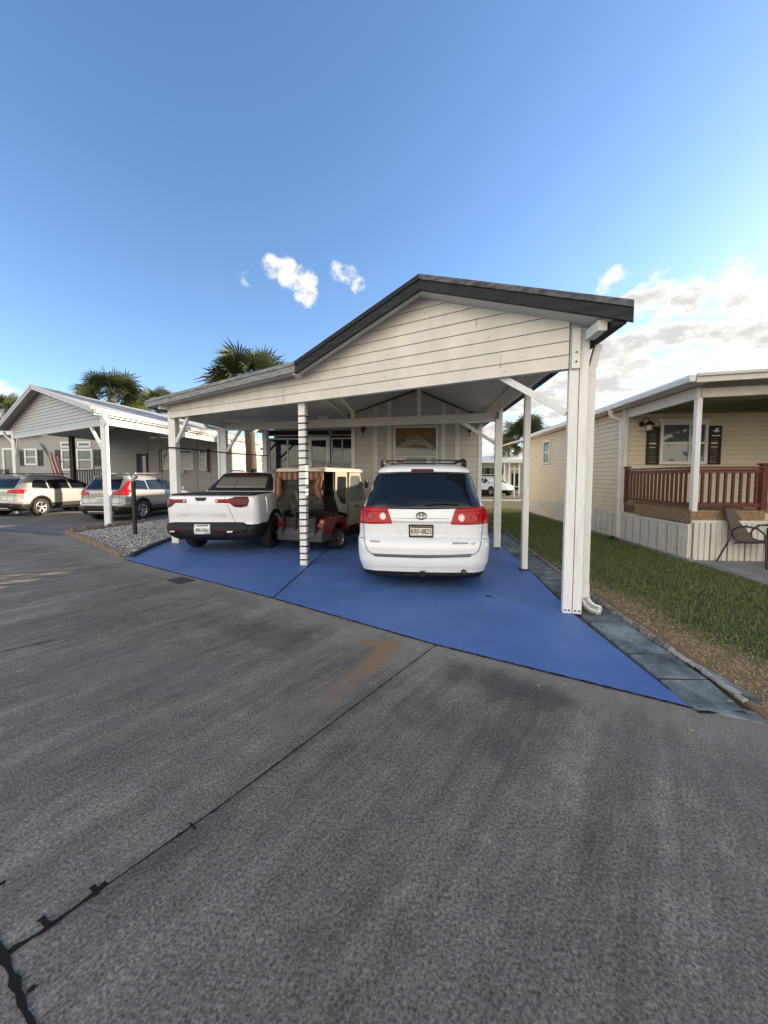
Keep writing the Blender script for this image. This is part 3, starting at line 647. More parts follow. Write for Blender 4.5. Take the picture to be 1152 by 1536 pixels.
mb = MB(); mb.lathe([(.0001,-.09),(.09,-.075),(.15,-.03),(.16,0),(.16,.02)], (-2.6,10.9,prof(-2.6)-.12), n=20)
mb.build('ceiling_light', mat('milk glass', (.75,.73,.66), .4), label='round white unlit ceiling light under the flat carport roof', cat='ceiling light')
# ------------------------------------------------------------------ our mobile home behind the carport
HY = 10.84
home = thing('mobile_home', 'white clapboard mobile home at the back of the carport behind the minivan', 'house', (0,HY,0))
mb = MB(); top = [(0,prof(-1.75)-.12),(1.81,3.95),(3.57,prof(1.82)-.12)]
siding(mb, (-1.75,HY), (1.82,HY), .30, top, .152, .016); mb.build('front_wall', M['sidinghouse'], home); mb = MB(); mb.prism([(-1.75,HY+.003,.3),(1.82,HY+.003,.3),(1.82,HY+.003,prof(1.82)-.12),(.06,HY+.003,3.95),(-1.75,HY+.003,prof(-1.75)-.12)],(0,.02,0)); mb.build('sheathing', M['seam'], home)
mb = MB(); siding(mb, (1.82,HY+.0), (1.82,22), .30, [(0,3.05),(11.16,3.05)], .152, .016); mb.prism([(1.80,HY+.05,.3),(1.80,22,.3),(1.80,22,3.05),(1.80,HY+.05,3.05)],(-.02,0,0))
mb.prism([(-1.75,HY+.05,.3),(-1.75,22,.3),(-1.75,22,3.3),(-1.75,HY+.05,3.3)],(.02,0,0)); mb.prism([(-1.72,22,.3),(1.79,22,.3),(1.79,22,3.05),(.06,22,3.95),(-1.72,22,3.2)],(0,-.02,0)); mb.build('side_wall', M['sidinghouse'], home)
mb = MB(); mb.prism([(-1.75,HY+.01,0),(1.82,HY+.01,0),(1.82,22,0),(-1.75,22,0)],(0,0,.3)); mb.build('skirting', M['skirt'], home)
for x in (-1.09,-.70,.80,1.18): 
    zt = prof(x)-.16; mb = MB(); mb.box((x,HY-.022,(zt+.3)/2),(.125,.03,zt-.3)); mb.build('batten', M['beam'], home, bevel=.003)
for x in (-1.72,1.80): mb = MB(); mb.box((x,HY-.024,1.6),(.11,.036,2.9)); mb.build('corner_trim', M['alu'], home, bevel=.003)
w = framed(home, 'window', (-.575,HY), (.645,HY), 1.28, 2.97, .05, .045, mp=mat('curtained pane', (.12,.115,.105), .06, spec=.5), nz=2, glass='pane')
mb = MB(); mb.box((.035,HY-.0265,2.78),(1.10,.005,.22)); mb.build('valance', M['valance'], w)
# lace curtain edge: many small scallops in front of the dark pane
mb = MB()
for i in range(15):
    t = i/14; x = -.40+.88*t; zz = 2.40+.16*math.sin(PI*t)+.02*(i%2)
    for (ox,oz,r) in ((0,0,.034),(.03,.07*math.sin(PI*t),.026),(-.03,.13*math.sin(PI*t),.024),(0,-.055,.028),(.025,-.095,.020),(-.02,.19*math.sin(PI*t)-.03,.02)): mb.lathe([(.0001,-.004),(r*.45,-.004),(r*.5,0),(r,-.001),(r,.0015)], (x+ox,HY-.027,zz+oz), axis='Y', n=9)
mb.build('lace_curtain', M['lacew'], w)
mb = MB(); roofprism(mb, [(-2.05,prof(-1.9)-.03),(.06,4.09),(2.06,3.20)], 0, .07, lambda x: YB+.01, lambda x: 22.3); mb.build('roof', M['roof'], home)
# notices stuck in the window
def flat(name, c, d, m, lab, cat, extra=None):
    mb = MB(); mb.box(c, d); o = mb.build(name, m, label=lab, cat=cat)
    return o
o = flat('window_notice', (-.385,HY-.042,1.995),(.28,.006,.17), M['plate'], 'small white bordered notice with dark red panel stuck low in the home window', 'notice'); mb = MB(); mb.box((-.385,HY-.047,2.0),(.235,.004,.085)); mb.build('red_panel', M['redd'], o)
o = flat('window_sticker', (.41,HY-.0415,2.0),(.001,.001,.001), M['plate'], 'round white sticker low in the right of the home window', 'sticker')
o.data.clear_geometry(); mb = MB(); mb.lathe([(.0001,-.004),(.085,-.004),(.09,.0)], (.41,HY-.0415,2.0), axis='Y', n=20); me = mb.mesh('window_sticker'); me.materials.append(M['plate']); o.data = me
# sunroom to its left: sliding windows, glass door, transoms
SY = 12.08
sun = thing('sunroom', 'dark glazed sunroom with white sliding frames at the back of the carport', 'sunroom', (-3.3,SY,0))
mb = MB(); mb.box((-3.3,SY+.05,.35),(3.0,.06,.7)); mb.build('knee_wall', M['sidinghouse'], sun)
mb = MB(); mb.box((-3.25,SY+.6,1.7),(2.9,.03,3.2)); mb.box((-3.25,SY+.33,3.2),(2.9,.5,.03)); mb.build('back_wall', M['interior'], sun)
mb = MB(); mb.box((-3.3,SY,3.16),(3.0,.08,.16)); mb.build('header', M['beam'], sun)
for x in (-4.72,-1.86): mb = MB(); mb.box((x,SY,1.6),(.10,.10,2.96)); mb.build('jamb', M['alu'], sun)
dg = dark_glass()
framed(sun, 'sliding_window', (-4.66,SY), (-3.40,SY), .72, 2.80, .055, .05, M['wood'], dg, nx=2, bar=.05)
fd = framed(sun, 'glass_door', (-3.37,SY), (-2.66,SY), .06, 2.84, .12, .06, M['alu'], dg); mb = MB(); mb.box((-2.72,SY-.075,1.95),(.03,.03,.2)); mb.build('handle', M['blackm'], fd)
framed(sun, 'sliding_window', (-2.62,SY), (-1.92,SY), .72, 2.80, .05, .05, M['wood'], dg, nx=2, bar=.045)
framed(sun, 'transom', (-4.66,SY), (-2.66,SY), 2.86, 3.06, .03, .04, M['wood'], dg); framed(sun, 'transom', (-2.63,SY), (-1.92,SY), 2.86, 3.06, .03, .04, M['wood'], dg)
# rusty wall lamps
def wall_lamp(x, z, lab):
    r = thing('wall_lamp', lab, 'wall lamp', (x,HY-.02,z), group='rusty wall lamps on the mobile home')
    mb = MB(); mb.box((x,HY-.045,z+.06),(.13,.05,.07)); mb.build('backplate', M['rust'], r)
    mb = MB(); mb.lathe([(.03,.03),(.05,.01),(.045,-.05),(.03,-.10),(.01,-.12)], (x,HY-.14,z+.02), n=10); mb.build('lamp_shade', M['rust'], r)
    mb = MB(); mb.tube([(x,HY-.14,z-.13),(x-.01,HY-.14,z-.22)], .012, n=6); mb.build('finial', M['rust'], r)
wall_lamp(-1.43, 2.86, 'rusty brown wall lamp between the sunroom and the home window')
wall_lamp(1.50, 2.86, 'rusty brown wall lamp by the right corner of the white home')
# ------------------------------------------------------------------ beige house on the right
XW, XE = 5.05, 11.4
rh = thing('mobile_home', 'beige vinyl mobile home with a railed front porch across the lawn', 'house', (XW,9.75,0))
mb = MB(); siding(mb, (XW,17.35), (XW,9.72), .70, [(0,3.16),(7.63,3.16)], .112, .013, out=(-1,0)); mb.build('side_wall', M['beige'], rh); mb = MB(); mb.prism([(XW+.002,17.35,.7),(XW+.002,9.78,.7),(XW+.002,9.78,3.16),(XW+.002,17.35,3.16)],(.02,0,0)); mb.build('sheathing', M['seamb'], rh)
mb = MB(); siding(mb, (XW,9.75), (XE,9.75), .96, [(0,3.06),(XE-XW,3.06)], .112, .013); mb.build('front_wall', M['beige'], rh); mb = MB(); mb.prism([(XW+.05,9.752,.7),(XE,9.752,.7),(XE,9.752,3.1),(XW+.05,9.752,3.1)],(0,.03,0)); mb.build('sheathing', M['seamb'], rh)
mb = MB(); mb.prism([(XW+.05,17.3,.7),(XE,17.3,.7),(XE,17.3,3.3),(XW+.05,17.3,3.16)],(0,.04,0)); mb.prism([(XE,9.8,.7),(XE,17.3,.7),(XE,17.3,3.16),(XE,9.8,3.16)],(.04,0,0)); mb.build('back_wall', M['beige'], rh)
mb = MB(); mb.box((XW-.008,9.72,1.95),(.09,.09,2.5)); mb.build('corner_trim', M['skirt'], rh); mb = MB(); mb.box((XW-.008,17.34,1.95),(.09,.09,2.5)); mb.build('corner_trim', M['skirt'], rh)
def skirting(a, b, z0, z1, out, name='skirting'):
    a, b = Vector(a), Vector(b); L = (b-a).length; d = (b-a)/L; n = Vector(out); mb = MB()
    P = lambda s, z, o: Vector((a.x+d.x*s+n.x*o, a.y+d.y*s+n.y*o, z))
    mb.hexa([P(0,z0,.0),P(L,z0,.0),P(L,z0,-.03),P(0,z0,-.03)],[P(0,z1,.0),P(L,z1,.0),P(L,z1,-.03),P(0,z1,-.03)])
    s = .05; k = 0
    while s < L-.05:
        w = .062 if k % 3 == 0 else .070
        mb.hexa([P(s,z0,.028),P(s+w,z0,.028),P(s+w+.004,z0,.001),P(s-.004,z0,.001)],[P(s,z1-.05,.028),P(s+w,z1-.05,.028),P(s+w+.004,z1-.05,.001),P(s-.004,z1-.05,.001)]); s += .1; k += 1
    sm_ = MB(); s = .05
    while s < L-.05:
        sm_.hexa([P(s-.020,z0,.0305),P(s-.004,z0,.0305),P(s-.004,z0,.0),P(s-.020,z0,.0)],[P(s-.020,z1-.05,.0305),P(s-.004,z1-.05,.0305),P(s-.004,z1-.05,.0),P(s-.020,z1-.05,.0)]); s += .3
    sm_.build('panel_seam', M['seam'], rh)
    mb.hexa([P(0,z1-.05,.034),P(L,z1-.05,.034),P(L,z1-.05,.002),P(0,z1-.05,.002)],[P(0,z1,.034),P(L,z1,.034),P(L,z1,.002),P(0,z1,.002)])
    return mb.build(name, M['skirt'], rh)
skirting((XW,17.35),(XW,7.44),0,.69,(-1,0)); skirting((XW+.01,7.43),(6.34,7.43),.03,.765,(0,-1)); skirting((6.36,7.43),(6.36,9.6),.03,.69,(1,0))
mb = MB(); 
for i in range(26): mb.box((XW-.03,7.5+i*.38,.022),(.11,.36,.075+random.uniform(0,.02)),rz=random.uniform(-.06,.06))
mb.build('foundation_course', M['concrete'], rh)
# porch deck, posts, rails
mb = MB(); mb.box(((XW+6.34)/2,8.58,.925),(6.34-XW,2.3,.05)); mb.build('porch_deck', M['osb'], rh)
mb = MB(); mb.box((XW+.012,8.55,.805),(.03,2.26,.19)); mb.box(((XW+6.33)/2,7.455,.83),(6.33-XW,.03,.14)); mb.build('rim_board', M['osb'], rh)
mb = MB(); mb.box((XW+.005,9.45,.82),(.034,.40,.16)); mb.build('patched_board', M['redwood'], rh)
mb = MB(); mb.box((5.12,7.47,1.95),(.09,.09,2.05)); mb.build('porch_post', M['paint'], rh, bevel=.005)
def rail(a, b, n, skip0=.0, skip1=.0):
    a, b = Vector(a), Vector(b); d = (b-a).normalized(); mb = MB()
    mb.beam((a.x,a.y,1.73),(b.x,b.y,1.73),.10,.035); t = mb.build('top_rail', M['redwood'], rh, bevel=.004)
    mb = MB(); mb.beam((a.x,a.y,1.04),(b.x,b.y,1.04),.045,.07); mb.beam((a.x,a.y,1.665),(b.x,b.y,1.665),.04,.07); mb.build('lower_rail', M['redwood'], rh)
    for i in range(n):
        p = a.lerp(b, (i+.6)/(n+.2)); mb = MB(); mb.box((p.x,p.y,1.35),(.038,.038,.70), rz=math.atan2(d.y,d.x)); mb.build('baluster', M['redwood'], rh)
rail((XW+.03,9.66),(XW+.03,7.56),16); rail((5.2,7.50),(6.28,7.50),8)
for (x,y) in ((XW+.03,9.66),(6.32,7.50)):
    mb = MB(); mb.box((x,y,1.35),(.095,.095,.86)); mb.box((x,y,1.79),(.14,.14,.03)); mb.build('newel_post', M['redwood'], rh, bevel=.004)
# steps rail hint right of the porch
mb = MB(); mb.beam((6.42,7.40,.68),(6.62,6.9,.36),.05,.12); mb.beam((7.3,7.40,.68),(7.5,6.9,.36),.05,.12)
for i in range(3): mb.box((6.95,7.3-i*.28,.56-i*.18),(.9,.30,.045))
mb.build('porch_steps', M['osb'], rh)
# roof of the beige house: shallow gable with porch overhang
def rzf(x): return 3.30+.045*(x-4.78) if x < 8.2 else 3.30+.045*(8.2-4.78)-.045*(x-8.2)
mb = MB()
mb.prism([(4.80,7.10,3.245),(8.2,7.10,rzf(8.2)-.055),(11.7,7.10,rzf(11.7)-.055),(11.7,7.10,rzf(11.7)),(8.2,7.10,rzf(8.2)),(4.80,7.10,3.30)],(0,10.6,0)); mb.build('roof', mat('pale metal roof', (.55,.54,.52), .5, var=.2), rh)
mb = MB(); mb.prism([(4.95,7.35,3.222),(8.2,7.35,rzf(8.2)-.075),(11.6,7.35,rzf(11.6)-.075),(11.6,7.35,rzf(11.6)-.06),(8.2,7.35,rzf(8.2)-.06),(4.95,7.35,3.238)],(0,2.38,0)); mb.build('porch_ceiling', mat('porch ceiling', (.40,.37,.33), .6), rh)
mb = MB(); mb.prism([(4.80,7.06,3.17),(8.2,7.06,rzf(8.2)-.13),(8.2,7.06,rzf(8.2)+.012),(4.80,7.06,3.312)],(0,.035,0)); mb.prism([(4.80,7.02,3.27),(8.2,7.02,rzf(8.2)-.03),(8.2,7.02,rzf(8.2)+.02),(4.80,7.02,3.32)],(0,.038,0)); mb.build('fascia', M['skirt'], rh)
mb = MB(); mb.prism([(4.77,7.06,3.185),(4.79,7.06,3.30),(4.69,7.06,3.30),(4.67,7.06,3.25),(4.69,7.06,3.185)],(0,10.6,0)); mb.build('gutter', M['alu'], rh)
mb = MB(); mb.prism([(4.80,7.10,3.18),(5.04,7.10,3.18),(5.04,17.6,3.18),(4.80,17.6,3.18)],(0,0,.03)); mb.build('soffit', M['skirt'], rh)
mb = MB(); mb.beam((5.09,7.42,3.06),(5.09,9.7,3.06),.08,.20); mb.beam((5.14,7.45,3.06),(11.4,7.45,3.30),.07,.16); mb.build('porch_beam', M['skirt'], rh)
mb = MB(); mb.prism([(4.79,17.0,3.16),(4.15,17.0,3.02),(4.15,17.0,3.06),(4.79,17.0,3.24)],(0,1.6,0)); mb.build('rear_awning', M['alu'], rh)
# front window with shutters and plaque, side windows, lantern, downspout
FY = 9.735
w = framed(rh, 'window', (5.83,FY), (6.90,FY), 1.86, 2.86, .07, .05, M['skirt'], M['glassb'], nz=2, bar=.045)
mb = MB(); mb.box((6.50,FY-.034,2.36),(.04,.02,.9)); mb.build('mullion', M['skirt'], w); mb = MB(); mb.box((6.36,FY-.02,2.89),(1.16,.05,.07)); mb.build('head_trim', M['skirt'], w)
shutter(rh, (5.535,FY), (5.815,FY), 1.86, 2.76, M['shutter']); shutter(rh, (6.92,FY), (7.20,FY), 1.86, 2.76, M['shutter'])
for (ya, yb, z0, z1) in ((15.55,14.80,2.05,2.95),(12.05,11.45,1.75,2.95)): framed(rh, 'window', (XW,ya), (XW,yb), z0, z1, .07, .045, M['skirt'], M['glassb'], nz=2, bar=.05, out=(-1,0))
o = thing('wall_plaque', 'black plaque with a white dove and a white bar on the right porch shutter', 'plaque', (7.06,FY-.05,2.62))
mb = MB(); mb.box((7.06,FY-.052,2.62),(.24,.010,.28)); mb.build('board', M['black'], o)
mb = MB()
def pl(pts, y): mb.prism([(7.06+x, y, 2.64+z) for x, z in pts], (0,.004,0))
pl([(-.09,.01),(-.02,-.035),(.05,-.03),(.09,.005),(.04,.0),(.0,.005)], FY-.0615); pl([(-.01,.0),(.03,.0),(.06,.075),(.03,.05),(.02,.085),(-.005,.045),(-.03,.06)], FY-.0625); pl([(-.095,-.125),(.095,-.125),(.095,-.10),(-.095,-.10)], FY-.0615)
mb.build('dove_emblem', M['plate'], o)
ln = thing('porch_lantern', 'black barn style porch lantern beside the beige house window', 'lantern', (5.41,FY,2.78))
mb = MB(); mb.lathe([(.0001,-.02),(.055,-.02),(.06,0)], (5.41,FY,2.82), axis='Y', n=14); mb.tube([(5.41,FY-.02,2.82),(5.41,FY-.10,2.93),(5.43,FY-.18,2.95),(5.47,FY-.22,2.90),(5.47,FY-.22,2.84)], .011, n=6); mb.build('bracket', M['black'], ln)
mb = MB(); mb.lathe([(.02,.09),(.10,.03),(.115,.0),(.105,.0),(.02,.07)], (5.47,FY-.22,2.77), n=16); mb.lathe([(.075,-.175),(.08,-.16),(.06,-.155)], (5.47,FY-.22,2.79), n=14); mb.build('lamp_shade', M['black'], ln)
mb = MB(); mb.lathe([(.055,.0),(.062,-.06),(.055,-.13),(.0001,-.135)], (5.47,FY-.22,2.77), n=14); mb.build('lamp_glass', mat('frosted glass', (.5,.48,.45), .3), ln)
mb = MB(); mb.tube([(4.74,9.83,3.22),(4.74,9.83,3.08),(4.78,9.83,3.0),(4.96,9.80,2.93),(4.985,9.80,2.86),(4.985,9.80,.12),(4.93,9.78,.07)], .045, n=4, sq=(.042,.034)); mb.build('downspout', M['skirt'], rh, bevel=.006)
# weeds at the skirting foot
def tuft(x, y, n, lab, s=.10):
    mb = MB()
    for i in range(n):
        a = random.random()*6.28; r = random.uniform(.3,1)*s; px, py = x+random.uniform(-.12,.12), y+random.uniform(-.08,.08)
        d = Vector((math.cos(a),math.sin(a),0)); p = Vector((d.y,-d.x,0))*.010
        b = Vector((px,py,.01)); t = b+d*r*.6+Vector((0,0,r)); mm = b.lerp(t,.55)+Vector((0,0,r*.15))
        mb.add([b-p*.4,b+p*.4,mm+p,mm-p,t], [(0,1,2,3),(3,2,4)])
    mb.build('weed', mat('weed leaf', (.045,.075,.02), .7), label=lab, cat='weed')
tuft(4.86,9.75,46,'small green weed tuft at the foot of the beige house downspout',.14)
# sling chair on the patio
def make_chair():
    A = Vector((5.60,7.18,0)); f = Vector((.42,-.91,0)).normalized(); s = Vector((-f.y,f.x,0))    # f = facing, s = chair's left
    r = thing('patio_chair', 'brown sling patio chair with curved arms on the concrete patio', 'chair', A)
    O = A+s*.27+Vector((0,0,.03))
    P = lambda a, b, z: O+f*a+s*b+Vector((0,0,z))
    mb = MB()
    bk = [(-.02,.80+.14),(.02,.78),(.08,.52),(.10,.46)]
    back = [(-.16,.98),(-.11,.80),(-.03,.56),(.03,.42)]; seat = [(.03,.42),(.12,.39),(.30,.41),(.46,.44),(.53,.42)]
    vs = []; line = back+seat[1:]
    for (a, z) in line: vs += [P(a,-.25,z),P(a,.25,z)]
    n = len(line)
    for i in range(n): vs += [vs[2*i]+Vector((0,0,-.006))-f*.004, vs[2*i+1]+Vector((0,0,-.006))-f*.004]
    fs = []
    for i in range(n-1): fs += [(2*i,2*i+1,2*i+3,2*i+2),(2*n+2*i+2,2*n+2*i+3,2*n+2*i+1,2*n+2*i)]
    mb.add(vs, fs, smooth=True)
    mb.build('sling', M['chairfab'], r)
    for sd in (-1,1):
        b = .25*sd
        mb = MB(); mb.tube([P(a,b,z) for a,z in line], .014, n=8); mb.build('side_rail', M['chairmet'], r)
        mb = MB(); arm = [(-.02,.50),(.02,.60),(.10,.665),(.22,.68),(.36,.655),(.45,.58),(.47,.45),(.50,.0)]
        q = []
        for i in range(len(arm)-1):
            for k in range(4): t = k/4; q.append(P(arm[i][0]+(arm[i+1][0]-arm[i][0])*t, b+.045*sd, arm[i][1]+(arm[i+1][1]-arm[i][1])*t))
        q.append(P(.50,b+.045*sd,0)); mb.tube(q, .015, n=8); mb.build('arm_leg', M['chairmet'], r)
        mb = MB(); mb.tube([P(.0,b+.03*sd,.50),P(-.06,b+.045*sd,.36),P(-.20,b+.06*sd,0)], .014, n=8); mb.build('leg', M['chairmet'], r)
    mb = MB(); mb.tube([P(.50,-.25,.36),P(.50,.25,.36)], .011, n=6); mb.tube([P(.02,-.25,.36),P(.02,.25,.36)], .011, n=6); mb.tube([P(-.16,-.25,.98),P(-.16,.25,.98)], .013, n=6); mb.build('stretcher', M['chairmet'], r)
make_chair()
# ------------------------------------------------------------------ neighbours' carport on the left
la = R(-4.0)                                                    # its depth axis leans 4 degrees right
def LX(x, y, z=0): # local (right, depth) from its right front post foot
    ca, sa = math.cos(la), math.sin(la); return Vector((-9.70+x*ca-y*sa, 11.38+x*sa+y*ca, z))
lc = thing('carport', 'neighbouring grey gabled carport over two silver cars on the left', 'carport', LX(0,0))
lf = lambda x: -.43*x                                           # skewed front line
LT = [(-8.25,3.62),(-4.25,4.90),(.12,3.66)]
lp = lambda x: prof(x, LT)
mb = MB()
def lpr(mb, pts, d0, d1, fy, by):
    for (x0,q0),(x1,q1) in zip(pts, pts[1:]):
        mb.hexa([LX(x0,fy(x0),q0-d1),LX(x1,fy(x1),q1-d1),LX(x1,by,q1-d1),LX(x0,by,q0-d1)],[LX(x0,fy(x0),q0-d0),LX(x1,fy(x1),q1-d0),LX(x1,by,q1-d0),LX(x0,by,q0-d0)])
lpr(mb, LT, 0, .05, lambda x: lf(x)-.40, 10.5); mb.build('roof', mat('grey metal roof', (.33,.33,.325), .6, 0, var=.15), lc)
mb = MB(); lpr(mb, [(-8.1,3.66),(-8.0,3.69),(-4.25,4.90),(.0,3.69)], .07, .09, lambda x: lf(x)+.02, 7.4); mb.build('ceiling', M['lightgrey'], lc)
for (x0,x1) in ((-8.25,-4.25),(-4.25,.12)):
    mb = MB(); z0, z1 = lp(x0), lp(x1)
    for (o0,o1,t,b) in ((-.43,-.40,-.01,.16),(-.45,-.43,-.015,.07)):
        mb.hexa([LX(x0,lf(x0)+o0,z0-b),LX(x1,lf(x1)+o0,z1-b),LX(x1,lf(x1)+o1,z1-b),LX(x0,lf(x0)+o1,z0-b)],[LX(x0,lf(x0)+o0,z0-t),LX(x1,lf(x1)+o0,z1-t),LX(x1,lf(x1)+o1,z1-t),LX(x0,lf(x0)+o1,z0-t)])
    mb.build('fascia', M['lightgrey'], lc)
mb = MB(); a, b = LX(-7.4,lf(-7.4)-.03), LX(-.06,lf(-.06)-.03); L = (b-a).to_2d().length
tp = [(L*(x+7.4)/7.34, lp(x)-.13) for x in (-7.4,-4.25,-.06)]
siding(mb, a.to_2d(), b.to_2d(), 3.27, tp, .115, .012)
for x0, x1 in ((-7.4,-4.25),(-4.25,-.06)): mb.hexa([LX(x0,lf(x0)-.025,3.28),LX(x1,lf(x1)-.025,3.28),LX(x1,lf(x1)+.0,3.28),LX(x0,lf(x0)+.0,3.28)],[LX(x0,lf(x0)-.025,lp(x0)-.14),LX(x1,lf(x1)-.025,lp(x1)-.14),LX(x1,lf(x1),lp(x1)-.14),LX(x0,lf(x0),lp(x0)-.14)])
bk = mb; mb = MB(); siding(mb, a.to_2d(), b.to_2d(), 3.27, tp, .115, .012, gap=.014); mb.build('gable_siding', mat('light grey siding', (.47,.465,.45), .5, var=.1), lc); bk2 = MB()
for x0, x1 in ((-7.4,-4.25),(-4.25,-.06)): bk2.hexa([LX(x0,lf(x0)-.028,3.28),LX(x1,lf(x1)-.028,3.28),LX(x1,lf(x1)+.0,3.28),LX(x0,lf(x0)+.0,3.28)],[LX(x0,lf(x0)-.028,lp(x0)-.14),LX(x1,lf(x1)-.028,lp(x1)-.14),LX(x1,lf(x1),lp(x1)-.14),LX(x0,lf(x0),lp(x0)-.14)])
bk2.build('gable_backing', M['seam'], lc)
mb = MB(); mb.hexa([LX(-7.5,lf(-7.5)-.04,3.16),LX(0,-.04,3.16),LX(0,.06,3.16),LX(-7.5,lf(-7.5)+.06,3.16)],[LX(-7.5,lf(-7.5)-.04,3.27),LX(0,-.04,3.27),LX(0,.06,3.27),LX(-7.5,lf(-7.5)+.06,3.27)]); mb.build('header_beam', M['lightgrey'], lc)
for (x,y,zt) in ((0,.05,3.6),(-7.5,lf(-7.5)+.05,3.6)):
    p = LX(x,y); mb = MB(); mb.box((p.x,p.y,zt/2),(.15,.15,zt),rz=la); mb.build('post', M['paint'], lc, bevel=.006)
def lbox(name, x0,x1,y0,y1,z0,z1,m, bev=0):
    mb = MB(); mb.hexa([LX(x0,y0,z0),LX(x1,y0,z0),LX(x1,y1,z0),LX(x0,y1,z0)],[LX(x0,y0,z1),LX(x1,y0,z1),LX(x1,y1,z1),LX(x0,y1,z1)]); return mb.build(name, m, lc, bevel=bev)
mb = MB(); mb.beam(LX(-.05,.0,2.45),LX(-.75,lf(-.75),3.17),.06,.09); mb.build('brace', M['paint'], lc); mb = MB(); mb.beam(LX(-7.45,lf(-7.45)+.05,2.45),LX(-6.95,lf(-6.95),3.17),.06,.09); mb.build('brace', M['paint'], lc)
lbox('eave_board', .08,.12,-.40,10.5,3.44,3.64,M['alu']); 
mb = MB(); P = [(.12,3.48),(.22,3.50),(.25,3.62),(.12,3.62)]; mb.prism([LX(x,-.44,z) for x, z in P], LX(0,10.5)-LX(0,-.44)); mb.build('gutter', M['alu'], lc)
lbox('eave_beam', -.08,.03,.15,7.3,3.2,3.42,M['lightgrey'])
p = [LX(.20,-.2,3.48),LX(.26,-.2,3.34),LX(.24,-.12,3.22),LX(.10,-.04,3.13),LX(.10,0,3.05),LX(.10,0,.20),LX(.18,-.08,.08)]
mb = MB(); mb.tube(p, .045, n=10); mb.build('downspout', M['alu'], lc)
p = [LX(-8.2,lf(-8.2)-.1,3.5),LX(-8.15,lf(-8.2)-.1,3.34),LX(-7.75,lf(-7.7)+.0,3.14),LX(-7.66,lf(-7.6)+.05,3.0),LX(-7.66,lf(-7.6)+.05,.1)]
mb = MB(); mb.tube(p, .045, n=10); mb.build('downspout', M['alu'], lc)
# grey home behind it
ly = 7.45
lh = thing('mobile_home', 'grey vinyl mobile home with maroon door and shutters behind the left carport', 'house', LX(-3,ly))
def lw(x): return LX(x,ly).to_2d()
mb = MB(); siding(mb, lw(-7.1), lw(.0), .35, [(0,3.8),(2.85,4.75),(7.1,3.62)], .125, .012)
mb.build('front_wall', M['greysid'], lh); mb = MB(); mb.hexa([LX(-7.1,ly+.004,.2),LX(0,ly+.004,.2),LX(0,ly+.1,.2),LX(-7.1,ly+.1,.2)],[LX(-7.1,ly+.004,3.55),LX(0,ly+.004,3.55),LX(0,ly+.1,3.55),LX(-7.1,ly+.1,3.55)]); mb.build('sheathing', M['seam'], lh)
mb = MB(); mb.hexa([LX(-.02,ly+.1,.0),LX(0,ly+.1,.0),LX(0,10.6,.0),LX(-.02,10.6,.0)],[LX(-.02,ly+.1,3.6),LX(0,ly+.1,3.6),LX(0,10.6,3.6),LX(-.02,10.6,3.6)]); mb.hexa([LX(-7.1,10.5,.0),LX(0,10.5,.0),LX(0,10.6,.0),LX(-7.1,10.6,.0)],[LX(-7.1,10.5,3.6),LX(0,10.5,3.6),LX(0,10.6,3.6),LX(-7.1,10.6,3.6)]); mb.build('side_wall', M['greysid'], lh)
def lx_of(u):                                                  # local x on that wall seen at pixel column u
    lo, hi = -9., 2.
    for _ in range(40):
        m_ = (lo+hi)/2; q_ = LX(m_, ly); d = q_-EYE
        uu = 576+CF*d.dot(RV)/d.dot(FV)
        if uu < u: lo = m_
        else: hi = m_
    return lo
for u in (224,244,297,318): p = LX(lx_of(u),ly-.02); mb = MB(); mb.box((p.x,p.y,1.9),(.06,.03,3.3),rz=la); mb.build('batten', M['greysid'], lh)
dr = framed(lh, 'door', lw(lx_of(208)), lw(lx_of(225)), .5, 2.78, .11, .05, M['shutterr'], M['glassb'])
a0, a1, a2 = lx_of(247), lx_of(256), lx_of(242)
framed(lh, 'window', lw(a0), lw(a1), 1.95, 2.95, .05, .05, M['alu'], M['glassb'], nz=2); shutter(lh, lw(a2), lw(a0-.02), 1.85, 3.0, M['shutterr'])
framed(lh, 'window', lw(lx_of(271)), lw(lx_of(292)), 1.95, 2.95, .05, .05, M['alu'], M['glassb'], nz=2); mb = MB(); p = LX(lx_of(276),ly-.12); mb.box((p.x,p.y,1.82),(.34,.2,.16)); mb.build('meter_box', M['wood'], lh)
framed(lh, 'window', lw(lx_of(302)), lw(lx_of(312)), 1.9, 2.95, .05, .05, M['alu'], M['glassb'], nz=3, nx=2); shutter(lh, lw(lx_of(313.5)), lw(lx_of(318)), 1.8, 3.0, M['shutterr'])
# second grey house, seen through the carport, with flag and porch rail
BYY = 21.0
bh = thing('mobile_home', 'grey home with charcoal shutters seen through the far left carport', 'house', (-21,BYY,0))
def bx(u): return Yp(u,690,BYY).x
mb = MB(); siding(mb, (bx(-40),BYY), (bx(166),BYY), .4, [(0,4.0),(bx(166)-bx(-40),4.0)], .125, .012); mb.box(((bx(-40)+bx(166))/2,BYY+.08,2.1),(bx(166)-bx(-40),.1,3.8)); mb.build('front_wall', M['greysid'], bh)
mb = MB(); mb.prism([(bx(-60),BYY-.4,4.0),(bx(61),BYY-.4,4.0),(bx(61),BYY-.4,4.22),(bx(-60),BYY-.4,4.22)],(0,.4,0)); mb.build('fascia', M['alu'], bh)
mb = MB(); mb.prism([(bx(-60),BYY-.38,4.22),(bx(170),BYY-.38,4.22),(bx(170),BYY+6,5.0),(bx(-60),BYY+6,5.0)],(0,0,.05)); mb.build('roof', M['roof'], bh)
